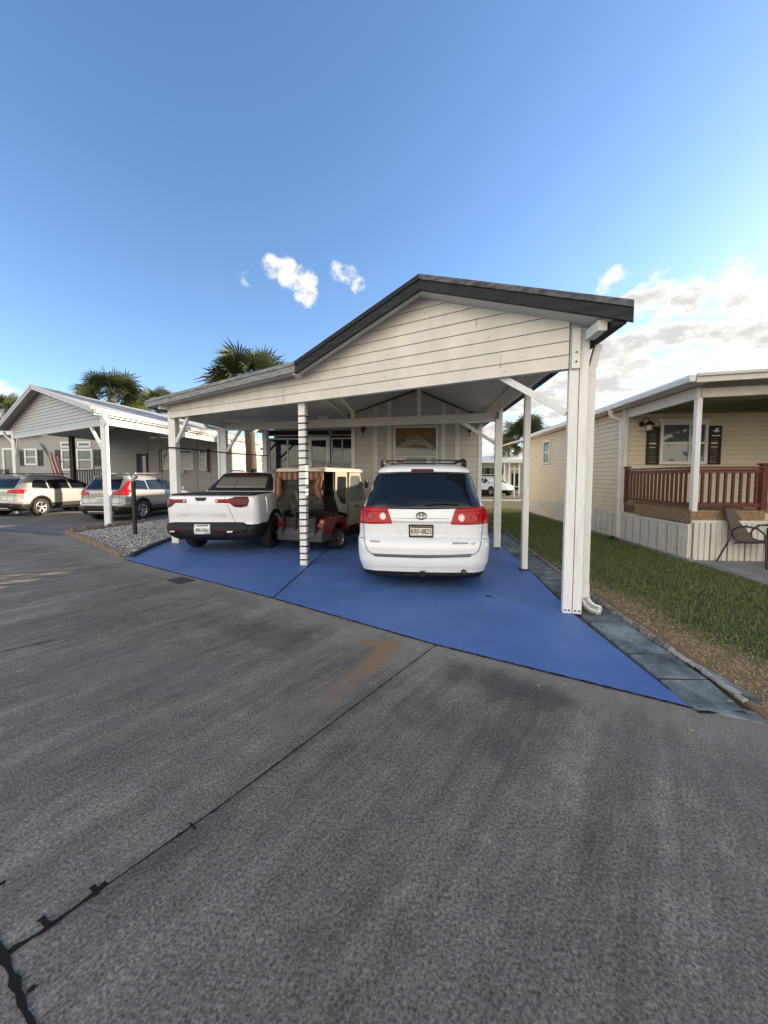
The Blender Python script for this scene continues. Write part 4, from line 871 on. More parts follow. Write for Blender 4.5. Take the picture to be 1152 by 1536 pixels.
for u0, u1, t0, t1, nz in ((38,57,673,698,2),(93,110,674,706,2),(116,140,674,706,2),(93,109,663,672,1),(118,138,663,672,1)):
    framed(bh, 'window', (bx(u0),BYY), (bx(u1),BYY), Yp(40,t1,BYY).z, Yp(40,t0,BYY).z, .10, .06, M['alu'], M['glassb'], nz=nz, bar=.06)
for u0, u1 in ((31,37.5),(58,65),(84,91),(142,151)): shutter(bh, (bx(u0),BYY), (bx(u1),BYY), Yp(40,699,BYY).z, Yp(40,675,BYY).z, M['shutterg'])
framed(bh, 'door', (bx(5),BYY), (bx(29),BYY), .6, Yp(10,672,BYY).z, .12, .06, M['alu'], M['glassb'])
def porch_rail(u0, u1, Y, lab):
    a, b = Yp(u0,705,Y), Yp(u1,705,Y); t = thing('porch_railing', lab, 'railing', (a.x,Y,0))
    mb = MB(); mb.beam((a.x,Y,a.z),(b.x,Y,a.z),.07,.06); mb.beam((a.x,Y,a.z-.85),(b.x,Y,a.z-.85),.05,.06); mb.build('rail', M['shutterg'], t)
    n = int((b.x-a.x)/.14)
    for i in range(n+1): mb = MB(); mb.box((a.x+(b.x-a.x)*i/n,Y,a.z-.42),(.04,.04,.82)); mb.build('baluster', M['shutterg'], t)
    for x in (a.x,b.x): mb = MB(); mb.box((x,Y,a.z/2),(.09,.09,a.z)); mb.build('newel_post', M['shutterg'], t)
porch_rail(112,160,20.2,'charcoal porch railing behind the silver compact SUV'); porch_rail(-6,11,20.2,'charcoal porch railing at the far left edge')
p = Yp(109,690,17.2); mb = MB(); mb.box((p.x,17.2,1.75),(.17,.17,3.5)); mb.build('porch_post', mat('dark post', (.02,.018,.018), .6), label='dark post under the far side of the left carport beside the flag', cat='post')
# flag on an angled staff from that post
fl = thing('flag', 'american flag hanging from a slanted staff under the left carport', 'flag', (p.x,17.1,2.2))
st0, st1 = Vector((p.x-.05,17.08,2.0)), Yp(57,662,16.9)
mb = MB(); mb.tube([st0,st1], .018, n=6); mb.build('staff', M['wood'], fl)
dirs = (st0-st1).normalized()
def cloth(u, v):                                                # u along staff, v hanging down
    top = st1+dirs*(.05+u*1.15); d = Vector((.42,0,-1)).normalized()*(v*(1.25+.25*u)); f = Vector((0,1,0))*.10*math.sin(6*u+2.2*v)*(.3+v) + Vector((1,0,0))*(.06*math.sin(9*u+1.5*v)-.28*u*v)
    return top+d+f
def clothpart(name, u0,u1,v0,v1,m, off=0):
    mb = MB(); nu, nv = 8, 10; vs = []
    for i in range(nu+1):
        for j in range(nv+1): q_ = cloth(u0+(u1-u0)*i/nu, v0+(v1-v0)*j/nv); vs.append(q_+Vector((0,-off,0)))
    fs = [(i*(nv+1)+j, i*(nv+1)+j+1, (i+1)*(nv+1)+j+1, (i+1)*(nv+1)+j) for i in range(nu) for j in range(nv)]
    mb.add(vs, fs, smooth=True); return mb
cl = MB()
for k in range(13):
    b = clothpart('', k/13,(k+1)/13, .0 if k >= 7 else .46, 1.0, None); cl.add(b.v, b.f, smooth=True, mi=k%2)
cl.build('cloth', [M['flagr'], M['flagw']], fl)
clothpart('', 0, 7/13, 0, .46, None).build('canton', M['flagb'], fl)
mb = MB()
for i in range(5):
    for j in range(6):
        c_ = cloth((i+.5)/5*7/13, (j+.5)/6*.46)+Vector((0,-.012,0)); pts = [c_+Vector((math.cos(a),0,math.sin(a)))*(.035 if q_%2==0 else .015) for q_, a in enumerate([PI/2+2*PI*w_/10 for w_ in range(10)])]; mb.prism(pts, (0,.003,0))
mb.build('stars', M['flagw'], fl)
# cream house further back, sun on its side
yh = thing('mobile_home', 'cream house with multi pane windows catching the sun beyond the pickup', 'house', (-9.6,20,0))
mb = MB(); siding(mb, (-9.6,19.3), (-9.6,34), .5, [(0,3.45),(14.7,3.45)], .16, .015, out=(1,0)); mb.box((-9.65,26.6,2),(.06,14.6,3.0)); mb.prism([(-9.62,19.3,.3),(-14,19.3,.3),(-14,19.3,3.5),(-9.62,19.3,3.5)],(0,.05,0)); mb.build('side_wall', M['yellow'], yh)
mb = MB(); mb.prism([(-9.25,19.0,3.40),(-9.25,34,3.40),(-12,34,4.45),(-12,19.0,4.45)],(0,0,.06)); mb.build('roof', M['lightgrey'], yh); mb = MB(); mb.box((-9.24,26.5,3.46),(.06,15,.20)); mb.build('fascia', M['alu'], yh)
for (y0,y1) in ((22.3,23.2),(23.35,24.6),(25.2,26.5)): framed(yh, 'window', (-9.6,y0), (-9.6,y1), 1.4, 3.0, .07, .06, M['alu'], M['glassb'], nz=3, nx=3, out=(1,0))
mb = MB(); mb.box((-9.45,21.3,1.95),(.3,.7,.28)); mb.build('window_unit', M['wood'], yh)
# far building across the back street
fb = thing('house', 'white house with open carport across the far street', 'house', (6,34,0))
mb = MB(); mb.box((7.5,38,1.3),(14,.1,2.7)); mb.box((8.6,35.2,2.5),(6.2,.1,.95)); mb.box((1.8,35.2,1.5),(6.2,.1,2.95)); mb.box((8.2,36.5,1.45),(.9,2.6,2.9)); mb.build('wall', M['lightgrey'], fb)
mb = MB(); mb.prism([(-2,33.6,2.95),(14,33.6,2.95),(14,40,4.0),(-2,40,4.0)],(0,0,.08)); mb.build('roof', mat('pale roof', (.62,.62,.62), .5), fb); mb = MB(); mb.box((6,33.58,2.93),(16,.06,.28)); mb.build('fascia', M['alu'], fb)
framed(fb, 'window', (5.6,35.14),(8.0,35.14),1.75,2.45,.08,.06,M['wood'],M['glass'],nx=4); 
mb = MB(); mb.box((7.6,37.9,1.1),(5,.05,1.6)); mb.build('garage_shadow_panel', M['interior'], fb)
for x in (7.75,8.15,9.0,5.55): mb = MB(); mb.box((x,33.9,1.45),(.11,.11,2.85)); mb.build('post', M['paint'], fb)
mb = MB(); mb.beam((7.75,33.9,.75),(9.0,33.9,.75),.06,.06); mb.build('rail', M['paint'], fb)
mb = MB(); mb.box((7.75,30.6,1.2),(.10,.10,2.4)); mb.box((7.75,30.6,2.2),(.7,.07,.08)); mb.build('sign_post', M['paint'], label='plain white post with short crossbar on the verge of the far street', cat='post')
# black mailbox post
mp = G(203,803); t = thing('lamp_post', 'black square post with a small silver lantern cap in the gravel bed', 'post', (mp.x,mp.y,0))
mb = MB(); mb.box((mp.x,mp.y,.72),(.075,.075,1.40)); mb.build('shaft', M['black'], t)
mb = MB(); mb.lathe([(.03,0),(.05,.03),(.045,.10),(.025,.13)], (mp.x,mp.y,1.42), n=10); mb.tube([(mp.x,mp.y,1.5),(mp.x-.10,mp.y,1.60),(mp.x-.13,mp.y,1.70)], .025, n=8); mb.tube([(mp.x,mp.y,1.5),(mp.x+.10,mp.y-.02,1.56)], .03, n=8, rr=[.02,.05]); mb.build('lantern_cap', mat('weathered zinc', (.33,.34,.35), .4, .6), t)
# ------------------------------------------------------------------ palms
def fan_crown(c, rad, nf, seed, droop=.0, greens=None):
    r = random.Random(seed); mb = MB(); c = Vector(c)
    for i in range(nf):
        az = r.random()*2*PI; el = R(90)-math.acos(1-r.random()*1.35)       # more fronds near the top
        el = max(R(-40), el)
        d = Vector((math.cos(az)*math.cos(el), math.sin(az)*math.cos(el), math.sin(el)))
        pl_ = rad*r.uniform(.42,.60); mi = r.choices((0,1,2,3),(4,4,3,1.2 if el < 0 else .3))[0]
        side = d.cross(Vector((0,0,1)));  side = side.normalized() if side.length > .05 else Vector((1,0,0))
        e = c+d*pl_-Vector((0,0,pl_*.12)); w = .012*rad
        mb.add([c-side*w,c+side*w,e+side*w*.7,e-side*w*.7], [(0,1,2,3)], mi=1)
        n = 26; up = side.cross(d).normalized(); tw = r.uniform(-1.4,1.4)
        side2 = side*math.cos(tw)+up*math.sin(tw); up2 = d.cross(side2)
        for k in range(n):
            a = (k/(n-1)-.5)*R(250); ll = rad*.55*(1-.28*abs(a)/2.2)*r.uniform(.82,1.08)
            ld = (d*math.cos(a)+side2*math.sin(a)).normalized(); fold = up2*.14*((k%2)*2-1)*.25
            mid = e+ld*ll*.55+fold*ll*.3-Vector((0,0,ll*.05)); tip = e+ld*ll-Vector((0,0,ll*(.16+.22*r.random())))
            px = ld.cross(up2).normalized()*rad*.017
            mb.add([e-px*.4,e+px*.4,mid+px,mid-px,tip], [(0,1,2,3),(3,2,4)], mi=mi)
    return mb
PG = [mat('palm dark', (.036,.050,.018), .55), mat('palm mid', (.062,.076,.026), .5), mat('palm light', (.095,.110,.036), .5), mat('palm straw', (.16,.13,.065), .7)]
def palm(c, rad, h, lab, seed, nf=46, tr=.17, grp='fan palms behind the homes'):
    t = thing('palm_tree', lab, 'palm', (c[0],c[1],0), group=grp)
    mb = MB(); pts = []; rr = []
    for k in range(13): z = h*k/12; pts.append((c[0]+.05*math.sin(z*.9),c[1],z)); rr.append(tr*(1.15-.25*k/12)*(1+.05*((k*7)%3-1)))
    mb.tube(pts, tr, n=12, rr=rr); mb.build('trunk', M['bark'], t)
    fan_crown((c[0],c[1],h), rad, nf, seed).build('crown', PG, t)
palm((-18.1,22,0), 2.2, 6.45, 'big round fan palm directly above the left carport roof', 3, 46, .2)
palm((-22.8,33,0), 1.9, 8.2, 'smaller fan palm just right of the big one, low behind the left carport', 5, 40)
palm((-7.0,16,0), 2.1, 5.45, 'fan palm with a visible trunk rising behind the pickup', 8, 46, .21)
palm((-5.3,19,0), 1.35, 6.1, 'low fan palm tip peeking over the grey carport fascia', 9, 34)
palm((-29.5,26,0), 1.9, 6.3, 'yellowish fan palm cut by the left picture edge', 12, 44)
palm((7.9,28,0), 2.35, 4.15, 'full dark fan palm above the beige house eave', 15, 52, .15)
palm((8.6,36,0), 1.45, 4.2, 'small fan palm left of and below the dark one at the beige house', 18, 34, .13)
palm((6.3,48,0), 1.6, 4.3, 'distant palm tuft on the far house roofline', 21, 36)
palm((3.9,60,0), 1.6, 4.4, 'tiny distant palm beside the white home corner', 22, 30)
# distant belt of trees so the horizon is closed
def hedge(x0, x1, y, h, seed):
    r = random.Random(seed); mb = MB()
    for i in range(2600):
        x = r.uniform(x0,x1); z = r.uniform(.2,1)**.6*h*(.75+.25*math.sin(x*.23+seed)); c = Vector((x,y+r.uniform(-3,3),z)); s = r.uniform(.25,.7)
        a, b = Vector((r.uniform(-1,1),r.uniform(-1,1),r.uniform(-1,1))).normalized()*s, Vector((r.uniform(-1,1),r.uniform(-1,1),r.uniform(-1,1))).normalized()*s
        mb.add([c-a,c+b,c+a,c-b], [(0,1,2,3)], mi=r.randrange(2))
    mb.build('trees', [PG[0],PG[1]], kind='stuff', label='distant belt of trees beyond the park', cat='trees')
def shade_tree(c, r0, h, lab, seed):  # unseen trees added out of view to cast shade on the road
    r = random.Random(seed); t = thing('added_shade_tree', lab, 'tree', (c[0],c[1],0), group='broadleaf trees added out of view to shade the road')
    mb = MB(); mb.tube([(c[0],c[1],0),(c[0]+.1,c[1],h*.3),(c[0]-.1,c[1]+.1,h*.6)], .3, n=10, rr=[.34,.25,.14])
    for k in range(5): a = k*1.26; mb.tube([(c[0],c[1],h*.28),(c[0]+r0*.5*math.cos(a),c[1]+r0*.5*math.sin(a),h*.62)], .1, n=7, rr=[.13,.05])
    mb.build('trunk', M['bark'], t); mb = MB()
    cl = [(Vector((r.gauss(0,1),r.gauss(0,1),r.gauss(0,.8))).normalized()*r.random()**.4) for _ in range(60)]
    for i in range(6000):
        q = r.choice(cl)+Vector((r.gauss(0,.17),r.gauss(0,.17),r.gauss(0,.15)))
        p = Vector((c[0]+q.x*r0, c[1]+q.y*r0, h*.56+q.z*h*.42)); s = r.uniform(.20,.42)
        if p.z < .3: continue
        a = Vector((r.uniform(-1,1),r.uniform(-1,1),r.uniform(-.6,.6))).normalized()*s; b = a.cross(Vector((r.uniform(-1,1),r.uniform(-1,1),r.uniform(-1,1)))).normalized()*s*.6
        mb.add([p-a,p+b,p+a,p-b], [(0,1,2,3)], mi=r.randrange(2))
    mb.build('crown', [PG[0],PG[1]], t)
shade_tree((15.2,1.5,0), 5.2, 9.5, 'added shade tree out of view, tall and spreading, nearest the road on the far side of the beige house', 41)
shade_tree((15.2,7.6,0), 4.0, 9.0, 'added shade tree out of view, rounded and leafy, in the middle of the row beyond the beige house', 42)
shade_tree((15.4,12.6,0), 3.0, 5.2, 'added shade tree out of view, low and leafy, farthest from the road beyond the beige house', 43)
hedge(-90,-8,75,4.5,1); hedge(-8,80,80,3.2,2)
# ------------------------------------------------------------------ vehicles: a shell lofted through horizontal slices
def pchip(xs, ys):
    n = len(xs); h = [xs[i+1]-xs[i] for i in range(n-1)]; d = [(ys[i+1]-ys[i])/h[i] for i in range(n-1)]; m = [0]*n
    m[0], m[-1] = d[0], d[-1]
    for i in range(1,n-1):
        if d[i-1]*d[i] > 0: w1, w2 = 2*h[i]+h[i-1], h[i]+2*h[i-1]; m[i] = (w1+w2)/(w1/d[i-1]+w2/d[i])
    def f(x):
        x = min(max(x, xs[0]), xs[-1]); i = 0
        while i < n-2 and x > xs[i+1]: i += 1
        t = (x-xs[i])/h[i]; t2, t3 = t*t, t*t*t
        return (2*t3-3*t2+1)*ys[i]+(t3-2*t2+t)*h[i]*m[i]+(-2*t3+3*t2)*ys[i+1]+(t3-t2)*h[i]*m[i+1]
    return f
class Shell:
    def __init__(s, rows, rows_f, cx=.22, cy=.20, b=.05, fx=.45, fy=.5, fb=.15, tr=.02, tf=.05):
        z = [r[0] for r in rows]; s.z0, s.z1 = z[0], z[-1]
        s.fr, s.fw = pchip(z, [r[1] for r in rows]), pchip(z, [r[2] for r in rows])
        s.ff = pchip([r[0] for r in rows_f], [r[1] for r in rows_f]); s.lv = z
        s.cx, s.cy, s.b, s.fx, s.fy, s.fb, s.tr, s.tf = cx, cy, b, fx, fy, fb, tr, tf
    def k(s, z): return min(1, s.fw(z)/.85)
    def rear_y(s, x, z):
        w = s.fw(z)-s.tr; cx = s.cx*s.k(z); t = min(1, max(0, (abs(x)-(w-cx))/cx))
        return s.fr(z)+s.b*(x/w)**2*(1 if abs(x) < w else 0) + s.cy*s.k(z)*(1-math.sqrt(max(0,1-t*t))) + (s.b if abs(x) >= w else 0)
    def ends(s, z): 
        y0 = s.fr(z)+s.b+s.cy*s.k(z); y1 = s.ff(z)-s.fb-s.fy*s.k(z); return y0, max(y1, y0+.05)
    def side_x(s, y, z):
        y0, y1 = s.ends(z); u = min(1, max(0, (y-y0)/(y1-y0)))
        return s.fw(z) - (s.tr*(1-u/.3)**2 if u < .3 else 0) - (s.tf*((u-.6)/.4)**2 if u > .6 else 0)
    def rear(s, x, z, off=0):
        p = Vector((x, s.rear_y(x,z), z)); e = .004
        n = Vector(((s.rear_y(x+e,z)-s.rear_y(x-e,z))/(2*e), -1, (s.rear_y(x,z+e)-s.rear_y(x,z-e))/(2*e))).normalized()
        return p+n*off
    def side(s, sg):
        def f(y, z, off=0):
            y0, y1 = s.ends(z); e = .006
            if y < y0:      # round the rear corner
                w = s.fw(z)-s.tr; cx, cy = s.cx*s.k(z), s.cy*s.k(z); q = min(1, max(0, (y-(y0-cy))/cy)); 
                g = lambda yy: w-cx+cx*math.sqrt(max(0, 1-(1-min(1,max(0,(yy-(y0-cy))/cy)))**2))
                x = g(y); dy = (g(y+e)-g(y-e))/(2*e)
            else: x = s.side_x(y,z); dy = (s.side_x(y+e,z)-s.side_x(y-e,z))/(2*e)
            dz = (s.side_x(max(y,y0),z+e)-s.side_x(max(y,y0),z-e))/(2*e)
            n = Vector((1,-dy,-dz)).normalized(); p = Vector((x,y,z))+n*off
            return Vector((p.x*sg,p.y,p.z))
        return f
    def mesh(s, nl=64):
        zs = sorted(set([round(s.z0+(s.z1-s.z0)*i/nl,4) for i in range(nl+1)]+[round(z,4) for z in s.lv])); rings = []
        for z in zs:
            w = s.fw(z)-s.tr; cx = s.cx*s.k(z); r = []
            xs = [(w-cx)*t for t in (0,.2,.4,.6,.8)]+[w-cx+cx*math.sin(PI/2*i/8) for i in range(9)]
            r += [(x, s.rear_y(min(x,w-1e-5),z)) for x in xs]
            y0, y1 = s.ends(z); r += [(s.side_x(y0+(y1-y0)*i/16,z), y0+(y1-y0)*i/16) for i in range(1,17)]
            wf = s.fw(z)-s.tf; fx, fy = s.fx*s.k(z), s.ff(z)-s.fb-y1
            r += [(wf-fx+fx*math.cos(PI/2*i/8), y1+fy*math.sin(PI/2*i/8)) for i in range(1,9)]
            r += [((wf-fx)*t, y1+fy+s.fb*(1-t*t)) for t in (.75,.5,.25,0)]
            rings.append([(x,y,z) for x,y in r] + [(-x,y,z) for x,y in r[-2:0:-1]])
        mb = MB(); n = len(rings[0])
        mb.v = [p for r in rings for p in r]
        for i in range(len(rings)-1):
            for k in range(n): mb.f.append((i*n+k,i*n+(k+1)%n,(i+1)*n+(k+1)%n,(i+1)*n+k)); mb.sm.append(True); mb.mi.append(0)
        for base, flip in ((0,True),((len(rings)-1)*n,False)):      # caps by quads left-right
            h = n//2
            for k in range(h):
                a, b_ = base+k, base+k+1; c, d = base+(n-k-1)%n, base+(n-k)%n
                f = [a,b_,c,d]; f = [q for i,q in enumerate(f) if q not in f[:i]]
                if len(f) > 2: mb.f.append(tuple(f[::-1] if flip else f)); mb.sm.append(not flip); mb.mi.append(0)
        return mb
def carve(me, wells, m_body, m_in):
    """cut wheel wells out of the body mesh; wells = (x sign, y, z, r, depth)"""
    o = bpy.data.objects.new('tmp', me); COL.objects.link(o); me.materials.append(m_body); me.materials.append(m_in); cut = []
    for i, (sg, y, z, r, hw, dep) in enumerate(wells):
        mb = MB(); prof_ = [(.0001,0),(r,0),(r,dep+.3),(.0001,dep+.3)]
        mb.lathe(prof_, (0,0,0), axis='X', n=40, smooth=False); mm = mb.mesh('cut'); mm.transform(Matrix.Translation((hw-dep,y,z)))
        if sg < 0: mm.transform(Matrix.Scale(-1,4,(1,0,0)))
        bm = bmesh.new(); bm.from_mesh(mm); bmesh.ops.remove_doubles(bm, verts=bm.verts, dist=1e-4); bmesh.ops.recalc_face_normals(bm, faces=bm.faces); bm.to_mesh(mm); bm.free()
        mm.materials.append(m_body); mm.materials.append(m_in); mm.polygons.foreach_set('material_index', [1]*len(mm.polygons))
        c = bpy.data.objects.new('tmpc', mm); COL.objects.link(c); cut.append(c)
        md = o.modifiers.new('b', 'BOOLEAN'); md.object = c; md.operation = 'DIFFERENCE'; md.solver = 'EXACT'
    dg_ = bpy.context.evaluated_depsgraph_get(); dg_.update()
    res = bpy.data.meshes.new_from_object(o.evaluated_get(dg_))
    for c in cut+[o]: bpy.data.objects.remove(c, do_unlink=True)
    res.materials.clear(); return res
def rnd(poly, r=.02, n=4):
    out = []; m = len(poly)
    for i in range(m):
        p0, p, p1 = Vector(poly[i-1]), Vector(poly[i]), Vector(poly[(i+1)%m]); a, b = (p0-p), (p1-p)
        ra = min(r, a.length*.45, b.length*.45); s, e = p+a.normalized()*ra, p+b.normalized()*ra
        for k in range(n+1): t = k/n; out.append(tuple(s*(1-t)**2+p*2*t*(1-t)+e*t*t))
    return out
def patch(surf, poly, name, m, parent, off=.004, step=.05, dep=.014, r=0, smooth=True):
    if r: poly = rnd(poly, r)
    q = []
    for p in poly:
        if not q or (Vector(p)-Vector(q[-1])).length > 1e-4: q.append(p)
    poly = q
    bm = bmesh.new(); f = bm.faces.new([bm.verts.new((a,b,0)) for a,b in poly])
    bm.normal_update()
    if f.normal.z < 0: f.normal_flip()
    for ax in (0,1):
        lo, hi = min(p[ax] for p in poly), max(p[ax] for p in poly); k = math.ceil((lo+1e-3)/step)
        while k*step < hi-1e-3:
            no = Vector((1,0,0)) if ax == 0 else Vector((0,1,0)); co = no*(k*step)
            bmesh.ops.bisect_plane(bm, geom=bm.verts[:]+bm.edges[:]+bm.faces[:], plane_co=co, plane_no=no, dist=1e-5); k += 1
    ed = [e for e in bm.edges if len(e.link_faces) == 1]
    ret = bmesh.ops.extrude_edge_only(bm, edges=ed); low = {v for v in ret['geom'] if isinstance(v, bmesh.types.BMVert)}
    for v in bm.verts: a, b = v.co.x, v.co.y; v.co = surf(a, b, off-dep if v in low else off)
    bm.normal_update(); cen = [x for x in bm.faces if not any(v in low for v in x.verts)]
    c = poly[0]; ma, mb_ = sum(p[0] for p in poly)/len(poly), sum(p[1] for p in poly)/len(poly)
    outv = surf(ma,mb_,.02)-surf(ma,mb_,0); s = sum(x.normal.dot(outv)*x.calc_area() for x in cen)
    if s < 0: bmesh.ops.reverse_faces(bm, faces=bm.faces[:])
    for x in bm.faces: x.smooth = smooth and not any(v in low for v in x.verts)
    me = bpy.data.meshes.new(name); bm.to_mesh(me); bm.free()
    return put(name, me, m, parent)
def ribbon(surf, pts, w, name, m, parent, off=.003, dep=.008, closed=False):
    P = []
    pts = [Vector(p) for p in pts]; 
    if closed: pts = pts+[pts[0]]
    for a, b in zip(pts, pts[1:]):
        n = max(1, int((b-a).length/.04))
        P += [a.lerp(b,i/n) for i in range(n)]
    P.append(pts[-1]); mb = MB(); vs = []; fs = []
    for i, p in enumerate(P):
        d = (P[min(i+1,len(P)-1)]-P[max(0,i-1)]); d.normalize(); nn = Vector((-d.y,d.x))*w/2
        for q_ in (p+nn, p-nn): vs.append(surf(q_.x,q_.y,off))
        if i: fs.append((2*i-2,2*i-1,2*i+1,2*i))
    o_ = surf(P[0].x,P[0].y,.02)-surf(P[0].x,P[0].y,0); nrm = (vs[1]-vs[0]).cross(vs[3]-vs[0])
    if nrm.dot(o_) < 0: fs = [f[::-1] for f in fs]
    mb.add(vs, fs, smooth=True); return mb.build(name, m, parent)
def lettering(txt, m, parent, pos, h, width=None, rx=PI/2, rz=0, ext=.002, name='lettering', shear=0, M4=None):
    cu = bpy.data.curves.new('t', 'FONT'); cu.body = txt; cu.size = h*1.4; cu.align_x = 'CENTER'; cu.align_y = 'CENTER'; cu.extrude = ext; cu.shear = shear
    o = bpy.data.objects.new('t', cu); COL.objects.link(o); dg_ = bpy.context.evaluated_depsgraph_get(); dg_.update()
    me = bpy.data.meshes.new_from_object(o.evaluated_get(dg_)); bpy.data.objects.remove(o, do_unlink=True)
    if width:
        xs = [v.co.x for v in me.vertices]; sx = width/(max(xs)-min(xs)); me.transform(Matrix.Diagonal((sx,1,1,1)))
    me.transform(M4 if M4 is not None else Matrix.Translation(pos) @ Matrix.Rotation(rz,4,'Z') @ Matrix.Rotation(rx,4,'X'))
    return put(name, me, m, parent)
def wheel(root, x, y, r, w, sg, style, m_rim):
    """wheel centred at (x,y,r); sg = outward side"""
    mb = MB(); c = (x,y,r); W = w/2*sg
    mb.lathe([(r*.60,-W*.8),(r*.60,W*.35),(.0001,W*.35)], c, axis='X', n=32); hub = mb.build('wheel', M['black'], root)
    mb = MB(); mb.lathe([(r*.60,-W*.85),(r*.70,-W),(r*.92,-W*1.0),(r*.985,-W*.75),(r,-W*.4),(r,W*.4),(r*.985,W*.75),(r*.92,W*1.0),(r*.70,W*1.02),(r*.62,W*.85),(r*.60,W*.6)], c, axis='X', n=40); mb.build('tyre', M['rubber'], hub)
    mb = MB(); mb.lathe([(r*.635,W*.80),(r*.625,W*.92),(r*.575,W*.90),(r*.56,W*.45)], c, axis='X', n=40)
    for k in range(style[0]):
        a = 2*PI*k/style[0]+.3
        for da in style[1]:
            p0 = Vector((x+W*.72,y+r*.10*math.cos(a),r+r*.10*math.sin(a))); p1 = Vector((x+W*.86,y+r*.60*math.cos(a+da),r+r*.60*math.sin(a+da))); mb.beam(p0,p1,.035,style[2],up=(1,0,0))
    mb.lathe([(r*.16,W*.55),(r*.15,W*.85),(.0001,W*.88)], c, axis='X', n=18); mb.build('rim', m_rim, hub)
    return hub
class Car:
    """thing with local frame: x right, y forward (0 at the rear), z up"""
    def __init__(s, name, lab, cat, loc, rz, shell, group=None):
        s.t = thing(name, lab, cat, (loc[0],loc[1],0), rz, group, local=True); s.sh = shell
        s.iM = (Matrix.Translation((loc[0],loc[1],0)) @ Matrix.Rotation(rz,4,'Z')).inverted()
    def rp(s, u, v):          # pixel measured in the photo -> (x, z) on the rear face
        d = s.iM.to_3x3() @ ray(u,v); e = s.iM @ EYE
        g = lambda t: (e+d*t).y - s.sh.rear_y(min(max((e+d*t).x,-2),2), min(max((e+d*t).z,s.sh.z0),s.sh.z1))
        lo, hi = 0.5, 40
        for _ in range(60):
            m_ = (lo+hi)/2
            if g(m_) < 0: lo = m_
            else: hi = m_
        p = e+d*lo; w = s.sh.fw(min(max(p.z,s.sh.z0),s.sh.z1))-s.sh.tr-.004; return (min(max(p.x,-w),w), min(max(p.z,s.sh.z0),s.sh.z1))
    def mid(s, lst): return [s.rp(*q) for q in lst]
    def finish(s, mat_, wells, wheels, style, m_rim, nl=64, low=None):
        me = s.sh.mesh(nl).mesh('body'); me = carve(me, wells, mat_, M['black'])
        o = put('body', me, [mat_, M['black'], M['blackm']], s.t)
        if low:
            for f in me.polygons:
                if f.material_index == 0 and low(f.center): f.material_index = 2
        md = o.modifiers.new('edge', 'EDGE_SPLIT'); md.split_angle = R(42)
        for (x,y,r,w,sg) in wheels: wheel(s.t, x, y, r, w, sg, style, m_rim)
        return o
def both(f):
    for sg in (-1,1): f(sg)
# ---- white minivan
rows = [(.165,.14,.83),(.22,.06,.885),(.30,.03,.915),(.42,.0,.948),(.58,.0,.962),(.66,.015,.965),(.71,.045,.962),(.76,.10,.958),(.90,.10,.955),(1.0,.11,.948),(1.12,.145,.912),(1.24,.20,.855),(1.36,.265,.800),(1.50,.345,.762),(1.61,.41,.728),(1.665,.425,.700),(1.70,.47,.655),(1.735,.62,.56),(1.755,.95,.40),(1.762,1.3,.25)]
rf = [(.165,4.90),(.22,4.92),(.5,5.06),(.75,5.02),(.86,4.9),(.95,4.55),(1.05,4.15),(1.12,3.95),(1.36,3.45),(1.61,2.95),(1.70,2.55),(1.735,2.2),(1.762,1.8)]
rows = [(z, y, w*.972) for z, y, w in rows]
van = Car('minivan', 'white minivan parked nose in, with red tail lights and a black roof rack', 'minivan', (.118,5.13), R(-1.2), Shell(rows, rf, cx=.24, cy=.20, b=.06))
T = van.t; sh = van.sh; rr_ = sh.rear
van.finish(M['vanw'], [(sg,y,.33,.385,.938,.28) for sg in (-1,1) for y in (1.02,4.05)], [(sg*.82,y,.335,.225,sg) for sg in (-1,1) for y in (1.02,4.05)], (5,(0,),.09), M['rim'], low=lambda c: c.z < .255)
px = van.mid
gl = patch(rr_, px([(566.5,711.5),(600,709.5),(635,709),(670,709.5),(704.5,711.5),(713.5,736),(720.5,761),(700,763),(636,764),(570,763),(548,761),(556,736)]), 'rear_window', M['glass'], T, .008, r=.03, step=.03)
ribbon(rr_, px([(566,710.5),(600,708.6),(635,708.2),(670,708.6),(705,710.5)]), .014, 'spoiler_edge', M['black'], T, .012)
patch(rr_, px([(617.5,703.8),(650,703.8),(651,707.6),(616.5,707.6)]), 'brake_light', M['redd'], T, .006, r=.012, step=.03)
w_ = ribbon(rr_, px([(638,757.5),(660,755.5),(688,757.5)]), .022, 'wiper', M['blackm'], T, .03); 
for sg in (-1,1):
    L = px([(537.5,760.5),(547,759.5),(581,762),(588.8,785),(560,785.5),(546,784.5),(534.0,783)]) if sg < 0 else px([(734.8,761),(723.5,759.5),(683,764),(675.5,786.5),(700,787),(724,785.5),(736.5,783)])
    lamp = patch(rr_, L, 'tail_light', M['redl'], T, .014, step=.03, r=.016)
    c = van.rp(574.5,774.8) if sg < 0 else van.rp(692,777.3)
    rg = [(c[0]+.044*math.cos(2*PI*k/20), c[1]+.050*math.sin(2*PI*k/20)) for k in range(20)]
    patch(rr_, rg, 'reverse_lens', M['clearl'], lamp, .021, step=.03)
    c = van.rp(556,774) if sg < 0 else van.rp(712,777); rg = [(c[0]+.052*math.cos(2*PI*k/20), c[1]+.052*math.sin(2*PI*k/20)) for k in range(20)]
    ribbon(rr_, rg, .010, 'lens_ring', M['redd'], lamp, .016, closed=True)
    a = px([(546.3,761),(545.8,783)]) if sg < 0 else px([(723.2,761),(723.2,784.5)]); ribbon(rr_, a, .008, 'lens_seam', M['redd'], lamp, .017)
    a = px([(547,766.5),(582.5,768)]) if sg < 0 else px([(723,766.5),(681,769)]); ribbon(rr_, a, .007, 'lens_seam', M['redd'], lamp, .017)
